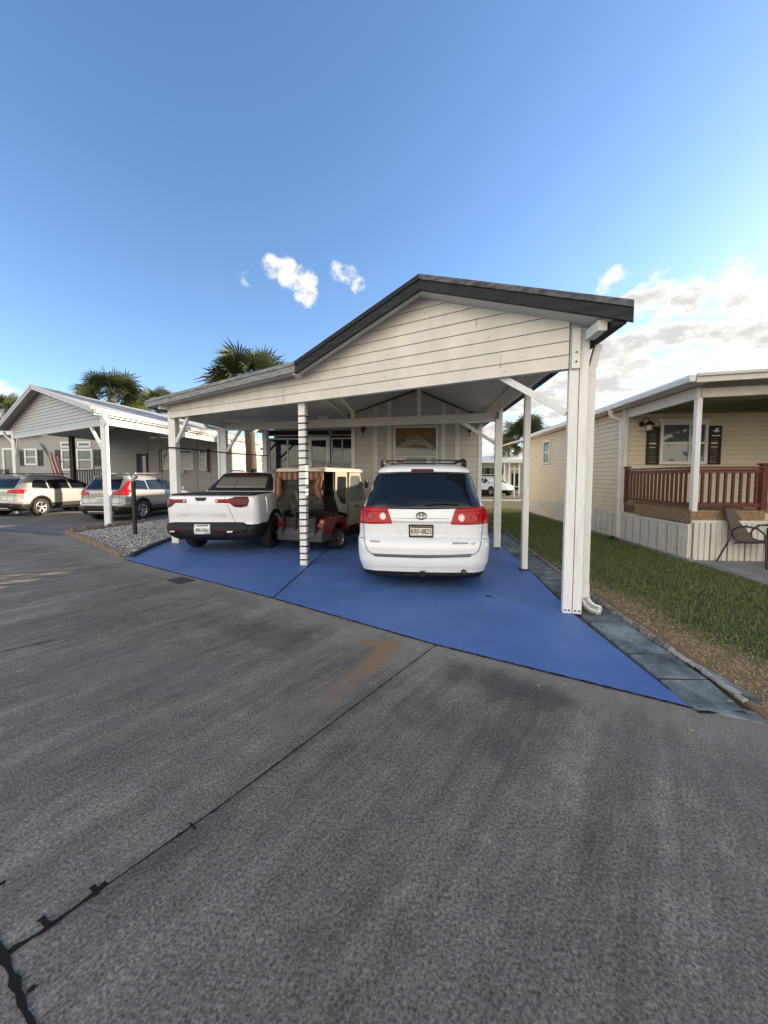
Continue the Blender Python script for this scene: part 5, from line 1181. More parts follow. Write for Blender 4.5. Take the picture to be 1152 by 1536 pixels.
ribbon(rr_, px([(589,782),(636,783.2),(675,783)]), .022, 'handle_trim', mat('trim shade', (.5,.5,.51), .4), T, .02, dep=.02); ribbon(rr_, px([(590,777.5),(674,778)]), .006, 'crease', M['grey'], T, .002)
GP = mat('gap', (.10,.10,.105), .7)
ribbon(rr_, px([(545.6,785),(546,800),(547.5,815),(551,825),(557,830.5)]), .011, 'tailgate_gap', GP, T, .002); ribbon(rr_, px([(724,786.5),(723,800),(721,815),(718,826),(711,832)]), .011, 'tailgate_gap', GP, T, .002)
ribbon(rr_, px([(557,830.8),(600,833),(636,834),(672,833.8),(711,832)]), .008, 'tailgate_gap', GP, T, .003)
patch(rr_, px([(556.5,829.5),(600,831.5),(636,832.2),(675,832),(709,830.5),(705,835.4),(636,837),(563,834.5)]), 'bumper_step', M['grey'], T, .006, r=.006)
ribbon(rr_, px([(535,806),(545.5,806)]), .007, 'bumper_gap', GP, T, .003); ribbon(rr_, px([(724,808),(736,808)]), .007, 'bumper_gap', GP, T, .003)
crs = mat('van crease', (.62,.62,.63), .4)
ribbon(rr_, px([(544,855),(549,850),(565,849),(636,851),(705,851.5),(718,853),(722,857)]), .010, 'bumper_crease', crs, T, .003)
patch(rr_, px([(536,852),(546,856.5),(636,860),(722,859),(735,853),(735,862),(722,867),(636,868),(548,866.5),(537,861)]), 'lower_valance', M['blackm'], T, .005, r=.01)
# plate recess outline, plate, frame, emblem, lettering
ribbon(rr_, px([(593,787),(601,803),(606,808),(636,809),(662,808.5),(667,803),(672,787.5)]), .006, 'plate_recess', crs, T, .002)
pf = patch(rr_, px([(613.2,786.5),(650.3,787),(650,806.8),(613.4,806.2)]), 'plate_frame', M['black'], T, .012, r=.01)
pl_ = patch(rr_, px([(615.4,789),(648.2,789.5),(648,804.6),(615.6,804.1)]), 'licence_plate', M['platey'], pf, .018)
patch(rr_, px([(616,789.2),(647.6,789.7),(647.6,791.8),(616,791.3)]), 'plate_band', M['redd'], pf, .0195)
patch(rr_, px([(624,802.7),(640,803),(640,804.4),(624,804.1)]), 'plate_band', M['darkblue'], pf, .0195)
def on_rear_text(txt, car, u, v, h, width, m, parent, off=.02, shear=0):
    x, z = car.rp(u,v); p = car.sh.rear(x,z,off); e = .02
    tx = (car.sh.rear(x+e,z,off)-car.sh.rear(x-e,z,off)).normalized(); tz = (car.sh.rear(x,z+e,off)-car.sh.rear(x,z-e,off)).normalized(); n = tx.cross(tz)
    M4 = Matrix((tx,tz,n)).transposed().to_4x4(); M4.translation = p
    return lettering(txt, m, parent, None, h, width, M4=M4, shear=shear)
on_rear_text('KRF-8825', van, 631.8, 797.2, .072, .275, M['darkblue'], pf, .021)
on_rear_text('TOYOTA', van, 562.3, 812.3, .026, .14, M['blackm'], T, .004); on_rear_text('SIENNA', van, 689.5, 815.2, .028, .21, M['blackm'], T, .005, shear=.25); on_rear_text('LE', van, 709.5, 815.7, .026, .055, M['blackm'], T, .006, shear=.25)
em = van.rp(632,774)
ov = lambda a, b, cx_=0, cz_=0: [(em[0]+cx_+a*math.cos(2*PI*k/28), em[1]+cz_+b*math.sin(2*PI*k/28)) for k in range(28)]
bd = ribbon(rr_, ov(.066,.046), .013, 'emblem', M['rimdk'], T, .010, closed=True)
ribbon(rr_, ov(.026,.042), .009, 'emblem_loop', M['rimdk'], bd, .012, closed=True); ribbon(rr_, ov(.046,.018,0,.022), .009, 'emblem_loop', M['rimdk'], bd, .013, closed=True)
# roof rack
for sg in (-1,1):
    mb = MB(); P = [(sg*.60,.62,1.735),(sg*.62,.72,1.785),(sg*.62,.95,1.815),(sg*.62,2.5,1.83),(sg*.61,2.75,1.80),(sg*.60,2.85,1.75)]; mb.tube(P, .026, n=8); mb.beam((sg*.615,.66,1.72),(sg*.615,1.0,1.76),.045,.09); mb.build('roof_rail', M['black'], T)
for y in (.92,2.3): mb = MB(); mb.tube([(-.62,y,1.805),(-.3,y,1.815),(.3,y,1.815),(.62,y,1.805)], .011, n=8); mb.build('cross_bar', M['black'], T)
mb = MB(); mb.tube([(.55,-.02,.28),(.55,.3,.28)], .036, n=12); mb.build('exhaust', M['steel'], T)
mb = MB(); mb.tube([(-.6,.16,.25),(.6,.16,.25)], .03, n=4, sq=(.03,.03)); mb.box((0,.08,.25),(.07,.2,.07)); mb.box((-.22,.10,.24),(.09,.05,.08)); mb.build('tow_hitch', M['blackm'], T)
def glass_side(car, polys, sg, name='side_window', m=None):
    for p in polys: patch(car.sh.side(sg), p, name, m or M['glass'], car.t, .004, r=.03, step=.08)
for sg in (-1,1):
    glass_side(van, [[(.62,1.13),(1.55,1.11),(1.55,1.50),(.80,1.55)],[(1.62,1.11),(2.65,1.09),(2.6,1.48),(1.62,1.50)],[(2.72,1.09),(3.75,1.08),(3.2,1.44),(2.72,1.47)]], sg)
    for y in (1.58,2.68): ribbon(sh.side(sg), [(y,.35),(y,1.08)], .009, 'door_gap', GP, T, .002)
    mb = MB(); mb.box((sg*1.03,3.75,1.12),(.18,.08,.14)); mb.build('mirror', M['vanw'], T, bevel=.02)
    patch(sh.side(sg), [(.30,.24),(.66,.24),(.62,.42),(.40,.42),(.30,.36)], 'mud_guard', M['blackm'], T, .006)
# ---- white pickup
rows = [(.30,.14,.78),(.36,.05,.86),(.44,.01,.915),(.55,.0,.935),(.60,.02,.94),(.63,.055,.945),(.72,.06,.95),(.90,.045,.950),(1.0,.045,.945),(1.12,.055,.928),(1.17,.07,.915),(1.185,.10,.905),(1.20,.30,.895),(1.21,1.30,.885),(1.25,1.38,.86),(1.40,1.56,.76),(1.55,1.74,.675),(1.62,1.80,.635),(1.655,1.92,.58),(1.685,2.2,.45),(1.695,2.5,.3)]
rf = [(.30,4.83),(.5,4.95),(.8,4.92),(.95,4.75),(1.05,4.3),(1.12,3.95),(1.18,3.8),(1.21,3.72),(1.4,3.36),(1.55,3.05),(1.62,2.92),(1.695,2.75)]
trk = Car('pickup_truck', 'white compact pickup truck with black bumper parked at the left under the carport', 'pickup truck', (-4.0,7.16), R(.6), Shell([(z, y, w*1.015) for z, y, w in rows], rf, cx=.13, cy=.15, b=.05))
T = trk.t; sh = trk.sh; rr_ = sh.rear; px = trk.mid
trk.finish(M['truckw'], [(sg,y,.37,.42,.95,.30) for sg in (-1,1) for y in (1.05,4.05)], [(sg*.83,y,.365,.24,sg) for sg in (-1,1) for y in (1.05,4.05)], (5,(-.12,.12),.05), M['rimdk'], low=lambda c: (c.z < .63 and (c.y < .66 or c.y > 4.4)) or c.z < .47)
patch(rr_, px([(246,783.5),(262,783),(352,783),(366,783.5),(372,789),(371,796),(345,799.5),(332,805),(300,806),(282,805),(268,799.5),(247,799)]), 'bumper', M['blackm'], T, .022, r=.01, dep=.03)
for q in ([(262,794.3),(274,793.6),(276,797),(262,797.6)],[(328,794),(341,794.5),(341,797.6),(327,797)]): patch(rr_, px(q), 'reflector', M['redd'], T, .028, step=.04)
for q in ([(255,796),(263,795.5),(263,799),(256,799)],[(341,796),(350,795.6),(349,799.2),(341,799.4)]): patch(rr_, px(q), 'skid_accent', M['rim'], T, .028, step=.04)
pf = patch(rr_, px([(292.6,788.2),(316.4,788.2),(316.8,800.4),(293,800.4)]), 'licence_plate', M['plate'], T, .032, r=.01)
on_rear_text('RRU-2S61', trk, 304.8, 794.8, .062, .25, M['darkblue'], pf, .036); patch(rr_, px([(296,789),(313,789),(313,790.2),(296,790.2)]), 'plate_band', M['darkblue'], pf, .034)
# tailgate outline and details
ribbon(rr_, px([(253.8,742.5),(253.8,783)]), .009, 'tailgate_gap', GP, T, .002); ribbon(rr_, px([(352.8,741),(352.8,783)]), .009, 'tailgate_gap', GP, T, .002)
ribbon(rr_, px([(250,741.5),(300,741.0),(353,741.2),(365,740)]), .020, 'bed_rail_cap', M['blackm'], T, .012)
patch(rr_, px([(292,746.3),(310,746.3),(307.5,751.4),(294.5,751.4)]), 'tailgate_handle', M['black'], T, .005, r=.012, step=.04)
lamp = patch(rr_, px([(244.5,747.5),(250,746.6),(262,749),(279.5,749),(279.5,754),(263,754.3),(256,760.5),(247,760.8),(244.2,756)]), 'tail_light', M['redd'], T, .012, r=.012, step=.03)
lamp2 = patch(rr_, px([(323.3,749),(342,748.8),(353,745.5),(372,745.2),(374,751),(371,759),(362,761),(352,760.4),(344,754.6),(323.3,754)]), 'tail_light', M['redd'], T, .012, r=.012, step=.03)
patch(rr_, px([(257,750.5),(272,750.5),(272,752.6),(257,753)]), 'light_bar', M['redl'], lamp, .016, step=.04); patch(rr_, px([(275,750.2),(278.6,750.2),(278.6,753),(275,753)]), 'reverse_lens', M['clearl'], lamp, .016, step=.04)
patch(rr_, px([(327,750.3),(352,750.3),(352,752.6),(327,752.6)]), 'light_bar', M['redl'], lamp2, .016, step=.04); patch(rr_, px([(324,750.2),(327,750.2),(327,753),(324,753)]), 'reverse_lens', M['clearl'], lamp2, .016, step=.04)
stm = mat('stamped shade', (.655,.665,.69), .35)
on_rear_text('SANTA CRUZ', trk, 301.5, 772.2, .075, 1.02, stm, T, .002)
ribbon(rr_, px([(283,753.5),(278,768)]), .012, 'crease', M['vanw'], T, .006); ribbon(rr_, px([(325,754.5),(327,768),(327.5,775)]), .010, 'crease', M['vanw'], T, .006)
ribbon(rr_, px([(262,760),(270,756),(283,753.6),(325,754),(341,758),(349,762)]), .006, 'crease', stm, T, .003); ribbon(rr_, px([(258,777.5),(350,777.5)]), .006, 'crease', stm, T, .003)
# bed cover, cab back, rear glass
mb = MB(); mb.hexa([Vector((-.84,.13,1.198)),Vector((.84,.13,1.198)),Vector((.80,1.36,1.205)),Vector((-.80,1.36,1.205))],[Vector((-.83,.14,1.222)),Vector((.83,.14,1.222)),Vector((.79,1.36,1.226)),Vector((-.79,1.36,1.226))]); mb.build('bed_cover', M['blackm'], T)
cb = patch(rr_, [(-.78,1.235),(.78,1.235),(.66,1.50),(.585,1.628),(.3,1.652),(-.3,1.652),(-.585,1.628),(-.66,1.50)], 'cab_back', M['black'], T, .012, r=.03)
patch(rr_, [(-.60,1.30),(.60,1.30),(.545,1.55),(-.545,1.55)], 'rear_window', mat('pickup rear glass', (.16,.155,.14), .05, spec=.5), cb, .020, r=.03)
ribbon(rr_, [(-.14,1.30),(-.13,1.55)], .012, 'window_divider', M['black'], cb, .024); patch(rr_, [(-.21,1.585),(.21,1.585),(.20,1.632),(-.20,1.632)], 'brake_light', M['redd'], cb, .022, r=.01)
mb = MB(); mb.prism([(-.012,2.05,1.66),(-.012,2.25,1.68),(-.012,2.14,1.76)], (.024,0,0)); mb.build('fin_antenna', M['black'], T)
for sg in (-1,1):
    s_ = sh.side(sg)
    glass_side(trk, [[(1.95,1.20),(2.72,1.18),(2.70,1.50),(2.2,1.52)],[(2.78,1.18),(3.62,1.17),(3.05,1.50),(2.78,1.50)]], sg)
    patch(s_, [(1.75,1.24),(1.92,1.22),(2.15,1.50),(2.0,1.54)], 'quarter_panel_glass', M['black'], T, .005, r=.02)
    arc = [(1.05+.50*math.cos(a), .37+.50*math.sin(a)) for a in [PI*k/20 for k in range(21)]]; inn = [(1.05+.415*math.cos(a), .37+.415*math.sin(a)) for a in [PI*k/20 for k in range(21)]][::-1]
    patch(s_, arc+inn, 'wheel_arch', M['blackm'], T, .010, step=.09)
    arc = [(4.05+.50*math.cos(a), .37+.50*math.sin(a)) for a in [PI*k/20 for k in range(21)]]; inn = [(4.05+.415*math.cos(a), .37+.415*math.sin(a)) for a in [PI*k/20 for k in range(21)]][::-1]
    patch(s_, arc+inn, 'wheel_arch', M['blackm'], T, .010, step=.09)
    patch(s_, [(.26,.40),(.57,.38),(.60,.55),(.40,.64),(.26,.64)], 'bumper_corner', M['blackm'], T, .012, step=.06)
    patch(s_, [(1.5,.33),(3.6,.33),(3.6,.48),(1.5,.48)], 'sill_cladding', M['blackm'], T, .008, step=.1)
    for y in (1.75,2.75): ribbon(s_, [(y,.5),(y,1.17)], .009, 'door_gap', GP, T, .002)
    mb = MB(); mb.box((sg*1.02,3.45,1.20),(.17,.09,.15)); mb.build('mirror', M['black'], T, bevel=.02)
    mb = MB(); mb.tube([(sg*.52,1.98,1.685),(sg*.55,2.1,1.715),(sg*.56,2.8,1.72),(sg*.54,2.95,1.69)], .016, n=6); mb.build('roof_rail', M['rim'], T)
# ---- compact SUVs
def suv(name, lab, loc, rz, paint, L, hw, group=None, lampset='l', text=None, far=False):
    rows = [(.24,.16,hw-.12),(.32,.06,hw-.05),(.45,.0,hw-.015),(.60,.0,hw),(.70,.05,hw),(.85,.06,hw),(1.0,.06,hw-.01),(1.08,.09,hw-.03),(1.2,.18,hw-.08),(1.38,.32,hw-.155),(1.52,.43,hw-.215),(1.58,.40,hw-.24),(1.615,.44,hw-.27),(1.65,.70,hw-.33),(1.675,1.05,hw-.46),(1.69,1.5,hw-.62)]
    rf = [(.24,L-.15),(.5,L),(.8,L-.05),(.95,L-.35),(1.05,L-1.0),(1.12,L-1.2),(1.38,L-1.7),(1.55,L-2.1),(1.65,L-2.5),(1.69,L-2.9)]
    c = Car(name, lab, 'SUV', loc, rz, Shell(rows, rf, cx=.26, cy=.26, b=.06), group); T = c.t; s0 = c.sh; wy = (.92, .92+.575*L)
    c.finish(paint, [(sg,y,.36,.405,hw,.28) for sg in (-1,1) for y in wy], [(sg*(hw-.115),y,.355,.225,sg) for sg in (-1,1) for y in wy], (5,(-.16,.16),.045), M['rim'], nl=44, low=lambda c: c.z < .50)
    r_ = s0.rear
    patch(r_, [(-.62,1.11),(.62,1.11),(.60,1.3),(.53,1.53),(-.53,1.53),(-.60,1.3)], 'rear_window', M['glass'], T, .004, r=.04)
    patch(r_, [(-.30,1.585),(.30,1.585),(.28,1.615),(-.28,1.615)], 'brake_light', M['redd'], T, .004)
    patch(r_, [(-hw+.06,.26),(hw-.06,.26),(hw-.04,.52),(.5,.56),(-.5,.56),(-hw+.04,.52)], 'bumper', M['blackm'], T, .012, r=.03)
    patch(r_, [(-.5,.29),(.5,.29),(.46,.38),(-.46,.38)], 'skid_accent', M['rim'], T, .02, r=.02)
    pf = patch(r_, [(-.165,.70),(.165,.70),(.165,.85),(-.165,.85)], 'licence_plate', M['plate'], T, .012)
    ribbon(r_, [(-.45,1.02),(-.42,.68),(.42,.68),(.45,1.02)], .012, 'plate_recess', GP, T, .002); ribbon(r_, [(-.68,1.02),(-.68,.64),(.68,.64),(.68,1.02)], .010, 'tailgate_gap', GP, T, .002)
    if text: on_txt = text; lettering(on_txt, M['darkblue'], pf, (0,s0.rear_y(0,.775)-.014,.775), .07, .27)
    rg = [(.06*math.cos(2*PI*k/20), 1.03+.045*math.sin(2*PI*k/20)) for k in range(20)]; ribbon(r_, rg, .012, 'emblem', M['chrome'], T, .006, closed=True)
    for sg in (-1,1):
        s_ = s0.side(sg); f = lambda P: [(x*sg,z) for x,z in P]
        if lampset == 'l':                                      # tall lamp climbing the pillar, foot reaching on to the gate
            la_ = patch(r_, f([(.44,.95),(hw-.035,.93),(hw-.035,1.06),(hw-.12,1.16),(hw-.19,1.42),(hw-.23,1.42),(hw-.22,1.16),(hw-.24,1.08),(.44,1.04)]), 'tail_light', M['redl'], T, .014, step=.04, r=.012)
            patch(s_, [(.10,.95),(.44,1.03),(.40,1.08),(.30,1.13),(.22,1.13)], 'tail_light_wrap', M['redl'], T, .012, step=.05, r=.012)
        else:
            la_ = patch(r_, f([(.42,.96),(hw-.035,.92),(hw-.035,1.07),(.52,1.07),(.42,1.02)]), 'tail_light', M['redl'], T, .014, step=.04, r=.02)
            patch(s_, [(.10,.92),(.34,.98),(.48,1.06),(.20,1.09),(.10,1.07)], 'tail_light_wrap', M['redl'], T, .012, step=.05, r=.02)
        patch(r_, f([(.55,.44),(.70,.44),(.69,.50),(.56,.50)]), 'reflector', M['redd'], T, .016, step=.05)
        glass_side(c, [[(.62,1.14),(1.25,1.10),(1.25,1.42),(.85,1.46),(.72,1.36)],[(1.32,1.10),(2.25,1.08),(2.2,1.47),(1.32,1.45)],[(2.32,1.08),(L-1.35,1.06),(L-2.05,1.44),(2.32,1.47)]], sg)
        ribbon(s_, [(.62,1.11),(2.3,1.05),(L-1.3,1.03)], .014, 'window_trim', M['chrome'], T, .005)
        for y in wy:
            arc = [(y+.47*math.cos(a), .36+.47*math.sin(a)) for a in [PI*k/18 for k in range(19)]]; inn = [(y+.40*math.cos(a), .36+.40*math.sin(a)) for a in [PI*k/18 for k in range(19)]][::-1]
            patch(s_, arc+inn, 'wheel_arch', M['blackm'], T, .009, step=.1)
        patch(s_, [(wy[0]+.46,.32),(wy[1]-.46,.32),(wy[1]-.46,.47),(wy[0]+.46,.47)], 'sill_cladding', M['blackm'], T, .008, step=.12)
        for y in (1.29,2.29): ribbon(s_, [(y,.5),(y,1.06)], .010, 'door_gap', GP, T, .002)
        for y in (2.1,3.05): ribbon(s_, [(y-.18,.96),(y,.955)], .028, 'door_handle', paint, T, .03, dep=.03)
        mb = MB(); mb.box((sg*(hw+.07),L-1.45,1.10),(.16,.08,.13)); mb.build('mirror', paint, T, bevel=.02)
        mb = MB(); mb.tube([(sg*(hw-.30),.85,1.66),(sg*(hw-.29),1.0,1.70),(sg*(hw-.29),2.3,1.71),(sg*(hw-.30),2.5,1.67)], .018, n=6); mb.build('roof_rail', M['rim'] if lampset == 'l' else M['black'], T)
    return c
crv = suv('compact_suv', 'silver grey compact SUV behind the left carport post, with tall red pillar lamps', (-10.83,12.4), 0, M['silver'], 4.6, .925, lampset='l', text='CYN-07R')
sfe = suv('mid_size_suv', 'champagne silver SUV at the far left with sunlight on its rear quarter', (-15.95,13.45), R(-1), M['champ'], 4.9, .93, lampset='w', text='LWT-415')
fsuv = suv('far_suv', 'white SUV far off in the open carport across the back street', (5.7,36.2), R(205), M['vanw'], 4.6, .93, lampset='w')
# ---- golf cart with cab enclosure
ct = thing('golf_cart', 'red and cream golf cart with soft cab and striped valance between pickup and minivan', 'golf cart', (-2.33,7.62,0), R(-18), local=True); ct.scale = (.93,1,.955)
def cb_(name, m, f, bev=0, parent=None):
    mb = MB(); f(mb); return mb.build(name, m, parent or ct, bevel=bev)
W_ = .60
def cowl(mb, sg):
    P = [(0.05,.42),(0.03,.62),(.06,.74),(.30,.80),(.85,.76),(1.10,.62),(1.20,.40),(1.02,.38),(.93,.56),(.80,.62),(.62,.62),(.48,.55),(.40,.42)]
    mb.prism([(sg*W_,y,z) for y,z in P], (-sg*.14,0,0))
both(lambda sg: cb_('rear_fender', M['redpaint'], lambda mb: cowl(mb, sg), .02))
cb_('rear_body', mat('cart bumper', (.05,.05,.052), .5), lambda mb: (mb.prism([(-W_+.01,-.02,.26),(-W_+.01,-.03,.44),(-W_+.01,.06,.56),(-W_+.01,.38,.52),(-W_+.01,.42,.26)], (2*W_-.02,0,0))), .02)
cb_('bag_well', M['black'], lambda mb: (mb.box((0,.16,.60),(.80,.24,.32)), mb.box((0,.5,.72),(.95,.5,.10))), .01)
for q_ in (((-.42,.10,.64),(.05,.26,.52)),((.42,.10,.60),(.05,.26,.42)),((-.12,.06,.62),(.06,.10,.5))): cb_('bag_well_side', M['blackm'], lambda mb: mb.box(*q_), .01)
both(lambda sg: cb_('tail_light', M['redd'], lambda mb: mb.prism([(sg*.60,-.0,.56),(sg*.60,.02,.66),(sg*.36,.01,.66),(sg*.34,-.0,.60)], (0,.05,0)), .008))
cb_('chassis', M['black'], lambda mb: (mb.box((0,1.15,.30),(1.0,2.0,.14)), mb.box((0,.45,.28),(.9,.1,.1))))
cb_('front_cowl', M['redpaint'], lambda mb: mb.prism([(-.56,1.75,.34),(-.56,1.78,.86),(-.56,2.10,.80),(-.56,2.38,.58),(-.56,2.42,.36)], (1.12,0,0)), .04)
cb_('seat', M['blackm'], lambda mb: (mb.box((0,.95,.80),(1.06,.50,.14)), mb.prism([(-.53,.68,.86),(-.53,.62,1.18),(-.53,.72,1.20),(-.53,.80,.88)], (1.06,0,0))), .04)
both(lambda sg: cb_('sill', M['black'], lambda mb: mb.box((sg*.55,1.5,.34),(.10,.72,.08))))
# cab enclosure: doors, quarter panels, vinyl windows
def side_panel(sg):
    x = sg*.635
    dp = [(1.02,.50),(1.00,1.02),(1.05,1.74),(1.62,1.74),(1.86,1.05),(1.86,.50)]
    d = cb_('door', M['cream'], lambda mb: mb.prism([(x,y,z) for y,z in dp], (-sg*.03,0,0)), .008)
    wn = [(1.10,1.05),(1.13,1.66),(1.57,1.66),(1.76,1.05)]
    cb_('door_window', M['glassb'], lambda mb: mb.prism([(x+sg*.004,y,z) for y,z in rnd(wn,.06)], (-sg*.02,0,0)), parent=d)
    cb_('door_seam', M['black'], lambda mb: [mb.beam((x+sg*.004,*dp[i]),(x+sg*.004,*dp[i+1]),.012,.014) for i in range(4)], parent=d)
    cb_('handle', M['black'], lambda mb: mb.box((x+sg*.012,1.42,.93),(.02,.17,.045)), .008, parent=d)
    qp = [(.44,1.20),(.62,.86),(.99,.78),(.98,1.74),(.46,1.74),(.45,1.30)]
    q_ = cb_('quarter_panel', M['cream'], lambda mb: mb.prism([(x-sg*.004,y,z) for y,z in qp], (-sg*.025,0,0)), .006)
    qw = [(.52,1.28),(.66,1.06),(.90,1.00),(.92,1.64),(.54,1.64)]
    cb_('quarter_window', M['glass'], lambda mb: mb.prism([(x+sg*.002,y,z) for y,z in rnd(qw,.05)], (-sg*.02,0,0)), parent=q_)
both(side_panel)
cb_('windscreen', M['glassb'], lambda mb: mb.hexa([Vector((-.60,1.90,.86)),Vector((.60,1.90,.86)),Vector((.60,1.91,.87)),Vector((-.60,1.91,.87))],[Vector((-.58,1.64,1.74)),Vector((.58,1.64,1.74)),Vector((.58,1.66,1.74)),Vector((-.58,1.66,1.74))]))
both(lambda sg: cb_('front_strut', M['cream'], lambda mb: mb.beam((sg*.60,1.92,.84),(sg*.58,1.66,1.76),.04,.05)))
both(lambda sg: cb_('rear_strut', M['blackm'], lambda mb: mb.tube([(sg*.60,.42,.75),(sg*.60,.40,1.76)],.018,n=8)))
def roof_(mb):
    prev = None; vs = []; 
    ring = lambda a, z, k: rnd([(-a,-.02-k),(a,-.02-k),(a,1.80+k),(-a,1.80+k)], .18, 6)
    lay = [(.61,1.735,.0),(.635,1.745,.03),(.64,1.78,.035),(.61,1.815,.01),(.52,1.835,-.09)]
    for a, z, k in lay: vs += [(x,y,z) for x,y in ring(a,z,k)]
    n = len(ring(.6,0,0)); fs = [(i*n+j,i*n+(j+1)%n,(i+1)*n+(j+1)%n,(i+1)*n+j) for i in range(len(lay)-1) for j in range(n)]
    fs += [tuple(range(n-1,-1,-1)), tuple(range((len(lay)-1)*n,len(lay)*n))]
    mb.add(vs, fs, smooth=True)
o = cb_('roof', mat('cart roof cream', (.46,.41,.32), .45), roof_); md = o.modifiers.new('e','EDGE_SPLIT'); md.split_angle = R(50)
stp = [mat('stripe rust', (.13,.04,.02), .85), mat('stripe tan', (.22,.145,.09), .85)]
def val(mb):
    n = 18
    for i in range(n):
        x0, x1 = -.62+1.24*i/n, -.62+1.24*(i+1)/n; d = .012*math.sin(i*1.1)
        mb.hexa([Vector((x0,.0+d,1.57)),Vector((x1,.0+d,1.57)),Vector((x1,.012+d,1.57)),Vector((x0,.012+d,1.57))],[Vector((x0,.0,1.74)),Vector((x1,.0,1.74)),Vector((x1,.012,1.74)),Vector((x0,.012,1.74))], mi=i%2)
cb_('valance', stp, val)
def roll(mb, sg):
    for k in range(6):
        x = sg*(.60-.026*k); mb.tube([(x,-.01,1.62),(x-sg*.03,-.05-.015*(k%2),1.44),(x-sg*(.0+.02*k*.3),-.03,1.28),(sg*.585,.0,1.12)], .03, n=7, rr=[.020,.030,.026,.010], mi=(k//2)%2)
both(lambda sg: cb_('curtain', stp, lambda mb: roll(mb, sg)))
cb_('rear_curtain_window', M['vinyl'], lambda mb: mb.hexa([Vector((-.60,.03,.95)),Vector((.60,.03,.95)),Vector((.60,.036,.95)),Vector((-.60,.036,.95))],[Vector((-.60,.05,1.72)),Vector((.60,.05,1.72)),Vector((.60,.056,1.72)),Vector((-.60,.056,1.72))]))
cb_('curtain_binding', M['blackm'], lambda mb: (mb.tube([(-.61,.025,1.72),(-.615,.02,1.0),(-.60,.02,.93),(.55,.02,.93)], .012, n=6),))
both(lambda sg: cb_('mirror', M['black'], lambda mb: (mb.box((sg*.76,1.72,1.46),(.05,.12,.20)), mb.beam((sg*.62,1.70,1.44),(sg*.76,1.72,1.46),.02,.02)), .02))
for sg in (-1,1):
    for y in (.72,2.12): wheel(ct, sg*.51, y, .235, .20, sg, (5,(0,),.06), M['rim'])
# ------------------------------------------------------------------ camera, sun, sky
cam = bpy.data.cameras.new('camera'); co = bpy.data.objects.new('camera', cam); COL.objects.link(co)
cam.sensor_fit = 'VERTICAL'; cam.sensor_height = 36; cam.lens = 36*CF/1536; cam.shift_y = -(768-CY)/1536; cam.clip_end = 3000; cam.clip_start = .05
co.matrix_world = Matrix((( RV.x, UV.x, -FV.x, EYE.x),(RV.y, UV.y, -FV.y, EYE.y),(RV.z, UV.z, -FV.z, EYE.z),(0,0,0,1)))
sc.camera = co
SEL, SAZ = R(16.5), R(68)            # sun elevation; azimuth clockwise from +Y
sd = Vector((math.sin(SAZ)*math.cos(SEL), math.cos(SAZ)*math.cos(SEL), math.sin(SEL)))
su = bpy.data.lights.new('sun', 'SUN'); su.energy = 4.2; su.angle = R(.5); su.color = (1,.80,.56)
so = bpy.data.objects.new('sun', su); COL.objects.link(so); so.rotation_euler = sd.to_track_quat('Z','Y').to_euler()
wd = bpy.data.worlds.new('World'); sc.world = wd; wd.use_nodes = True; L = wd.node_tree.links
bg = wd.node_tree.nodes['Background']; bg.inputs['Strength'].default_value = SKY_STRENGTH
sk = N(wd, 'ShaderNodeTexSky', sky_type='NISHITA'); sk.sun_disc = False; sk.sun_elevation = SEL; sk.sun_rotation = SAZ; sk.air_density = 1.0; sk.dust_density = .6; sk.ozone_density = 2.5
tc = N(wd, 'ShaderNodeTexCoord'); dirv = tc.outputs['Generated']
sx = N(wd, 'ShaderNodeSeparateXYZ'); L.new(dirv, sx.inputs[0])
def dot(v):
    q = N(wd, 'ShaderNodeVectorMath', operation='DOT_PRODUCT'); L.new(dirv, q.inputs[0]); q.inputs[1].default_value = Vector(v).normalized(); return q.outputs['Value']
def blob(v, r0, r1):                  # 1 inside r0 degrees, 0 outside r1
    return smooth(wd, dot(v), math.cos(R(r1)), math.cos(R(r0)))
# cloud noise on a flat layer seen in perspective
den = mth(wd, 'ADD', mth(wd,'MAXIMUM', sx.outputs[2], 0), .16)
cmb = N(wd, 'ShaderNodeCombineXYZ'); L.new(mth(wd,'DIVIDE',sx.outputs[0],den), cmb.inputs[0]); L.new(mth(wd,'DIVIDE',sx.outputs[1],den), cmb.inputs[1])
lay = cmb.outputs[0]
n1 = noise(wd, lay, 1.5, 9, .58); n2 = noise(wd, vmap(wd, lay, (1,1,1), loc=(3.3,1.7,0)), 4.2, 8, .6); n3 = noise(wd, dirv, 26, 8, .62)
bank = None
for (u,v,r0,r1) in BANK:
    b_ = blob(ray(u,v), r0, r1); bank = b_ if bank is None else mth(wd,'MAXIMUM',bank,b_)
bsum = mth(wd,'ADD', mth(wd,'MULTIPLY',n1,.55), mth(wd,'MULTIPLY',n2,.45))
bsum = mth(wd,'ADD', bsum, mth(wd,'MULTIPLY', mth(wd,'SUBTRACT',n3,.5), .22))
dens = smooth(wd, mth(wd,'ADD', bsum, mth(wd,'MULTIPLY', bank, .185)), .618, .705)
small = None
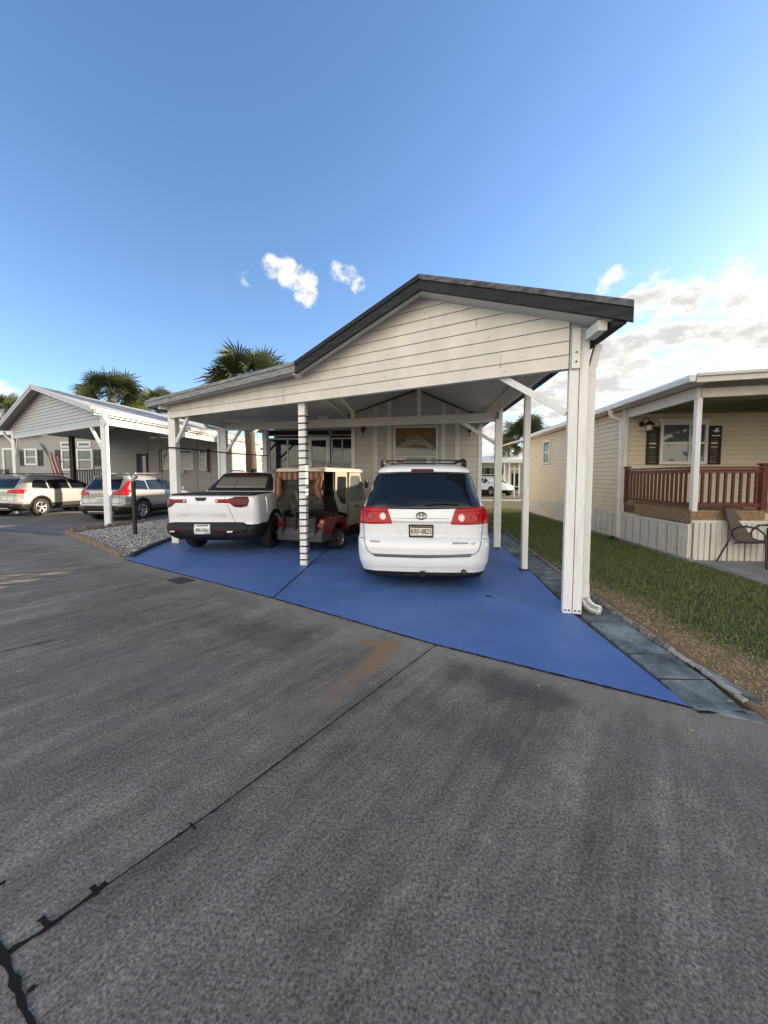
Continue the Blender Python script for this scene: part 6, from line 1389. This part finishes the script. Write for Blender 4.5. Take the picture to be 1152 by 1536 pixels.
for (u,v,r0,r1,k) in SMALL:
    b_ = mth(wd,'MULTIPLY', blob(ray(u,v), r0, r1), k); small = b_ if small is None else mth(wd,'MAXIMUM',small,b_)
n4 = noise(wd, dirv, 17, 10, .66)
ds = smooth(wd, mth(wd,'ADD', mth(wd,'MULTIPLY',n4,1.7), mth(wd,'MULTIPLY',small,.52)), 1.13, 1.50)
ds = mth(wd,'MULTIPLY', ds, smooth(wd, small, .12, .5))
# added unseen broken cloud behind the viewer, fill light for the shaded fronts
rear = mth(wd,'MULTIPLY', smooth(wd, mth(wd,'MULTIPLY',sx.outputs[1],-1), .12, .5), mth(wd,'MULTIPLY', smooth(wd, n1, .34, .50), smooth(wd, sx.outputs[2], .80, .55)))
dens = mth(wd,'MULTIPLY', dens, smooth(wd, bank, .0, .25))
dall = mth(wd,'MAXIMUM', mth(wd,'MAXIMUM', dens, ds), mth(wd,'MULTIPLY',rear,.9))
shade = smooth(wd, mth(wd,'ADD',n2,mth(wd,'MULTIPLY',n3,.35)), .45, .85)
core = mth(wd,'MULTIPLY', smooth(wd, mth(wd,'ADD', bsum, mth(wd,'MULTIPLY', bank, .185)), .655, .76), smooth(wd, mth(wd,'ADD',n2,mth(wd,'MULTIPLY',n3,.4)), .48, .80))
ccol = mix(wd, core, CLOUD_HI, CLOUD_LO)
sat = N(wd,'ShaderNodeHueSaturation'); sat.inputs['Saturation'].default_value = SKY_SAT; sat.inputs['Value'].default_value = 1.0; L.new(sk.outputs[0], sat.inputs['Color'])
skc = mix(wd, 1.0, sat.outputs[0], SKY_TINT, 'MULTIPLY')
ccol = mix(wd, smooth(wd, mth(wd,'MULTIPLY',sx.outputs[1],-1), .05, .35), ccol, CLOUD_FILL)
fin = mix(wd, dall, skc, ccol)
L.new(fin, bg.inputs['Color'])
sc.view_settings.view_transform = 'Standard'; sc.view_settings.look = 'None'; sc.view_settings.exposure = EXPO; sc.view_settings.gamma = 1
sc.render.engine = 'CYCLES'; sc.cycles.max_bounces = 8; sc.cycles.use_denoising = True; sc.cycles.denoising_input_passes = 'RGB_ALBEDO_NORMAL'; sc.cycles.denoising_prefilter = 'NONE'
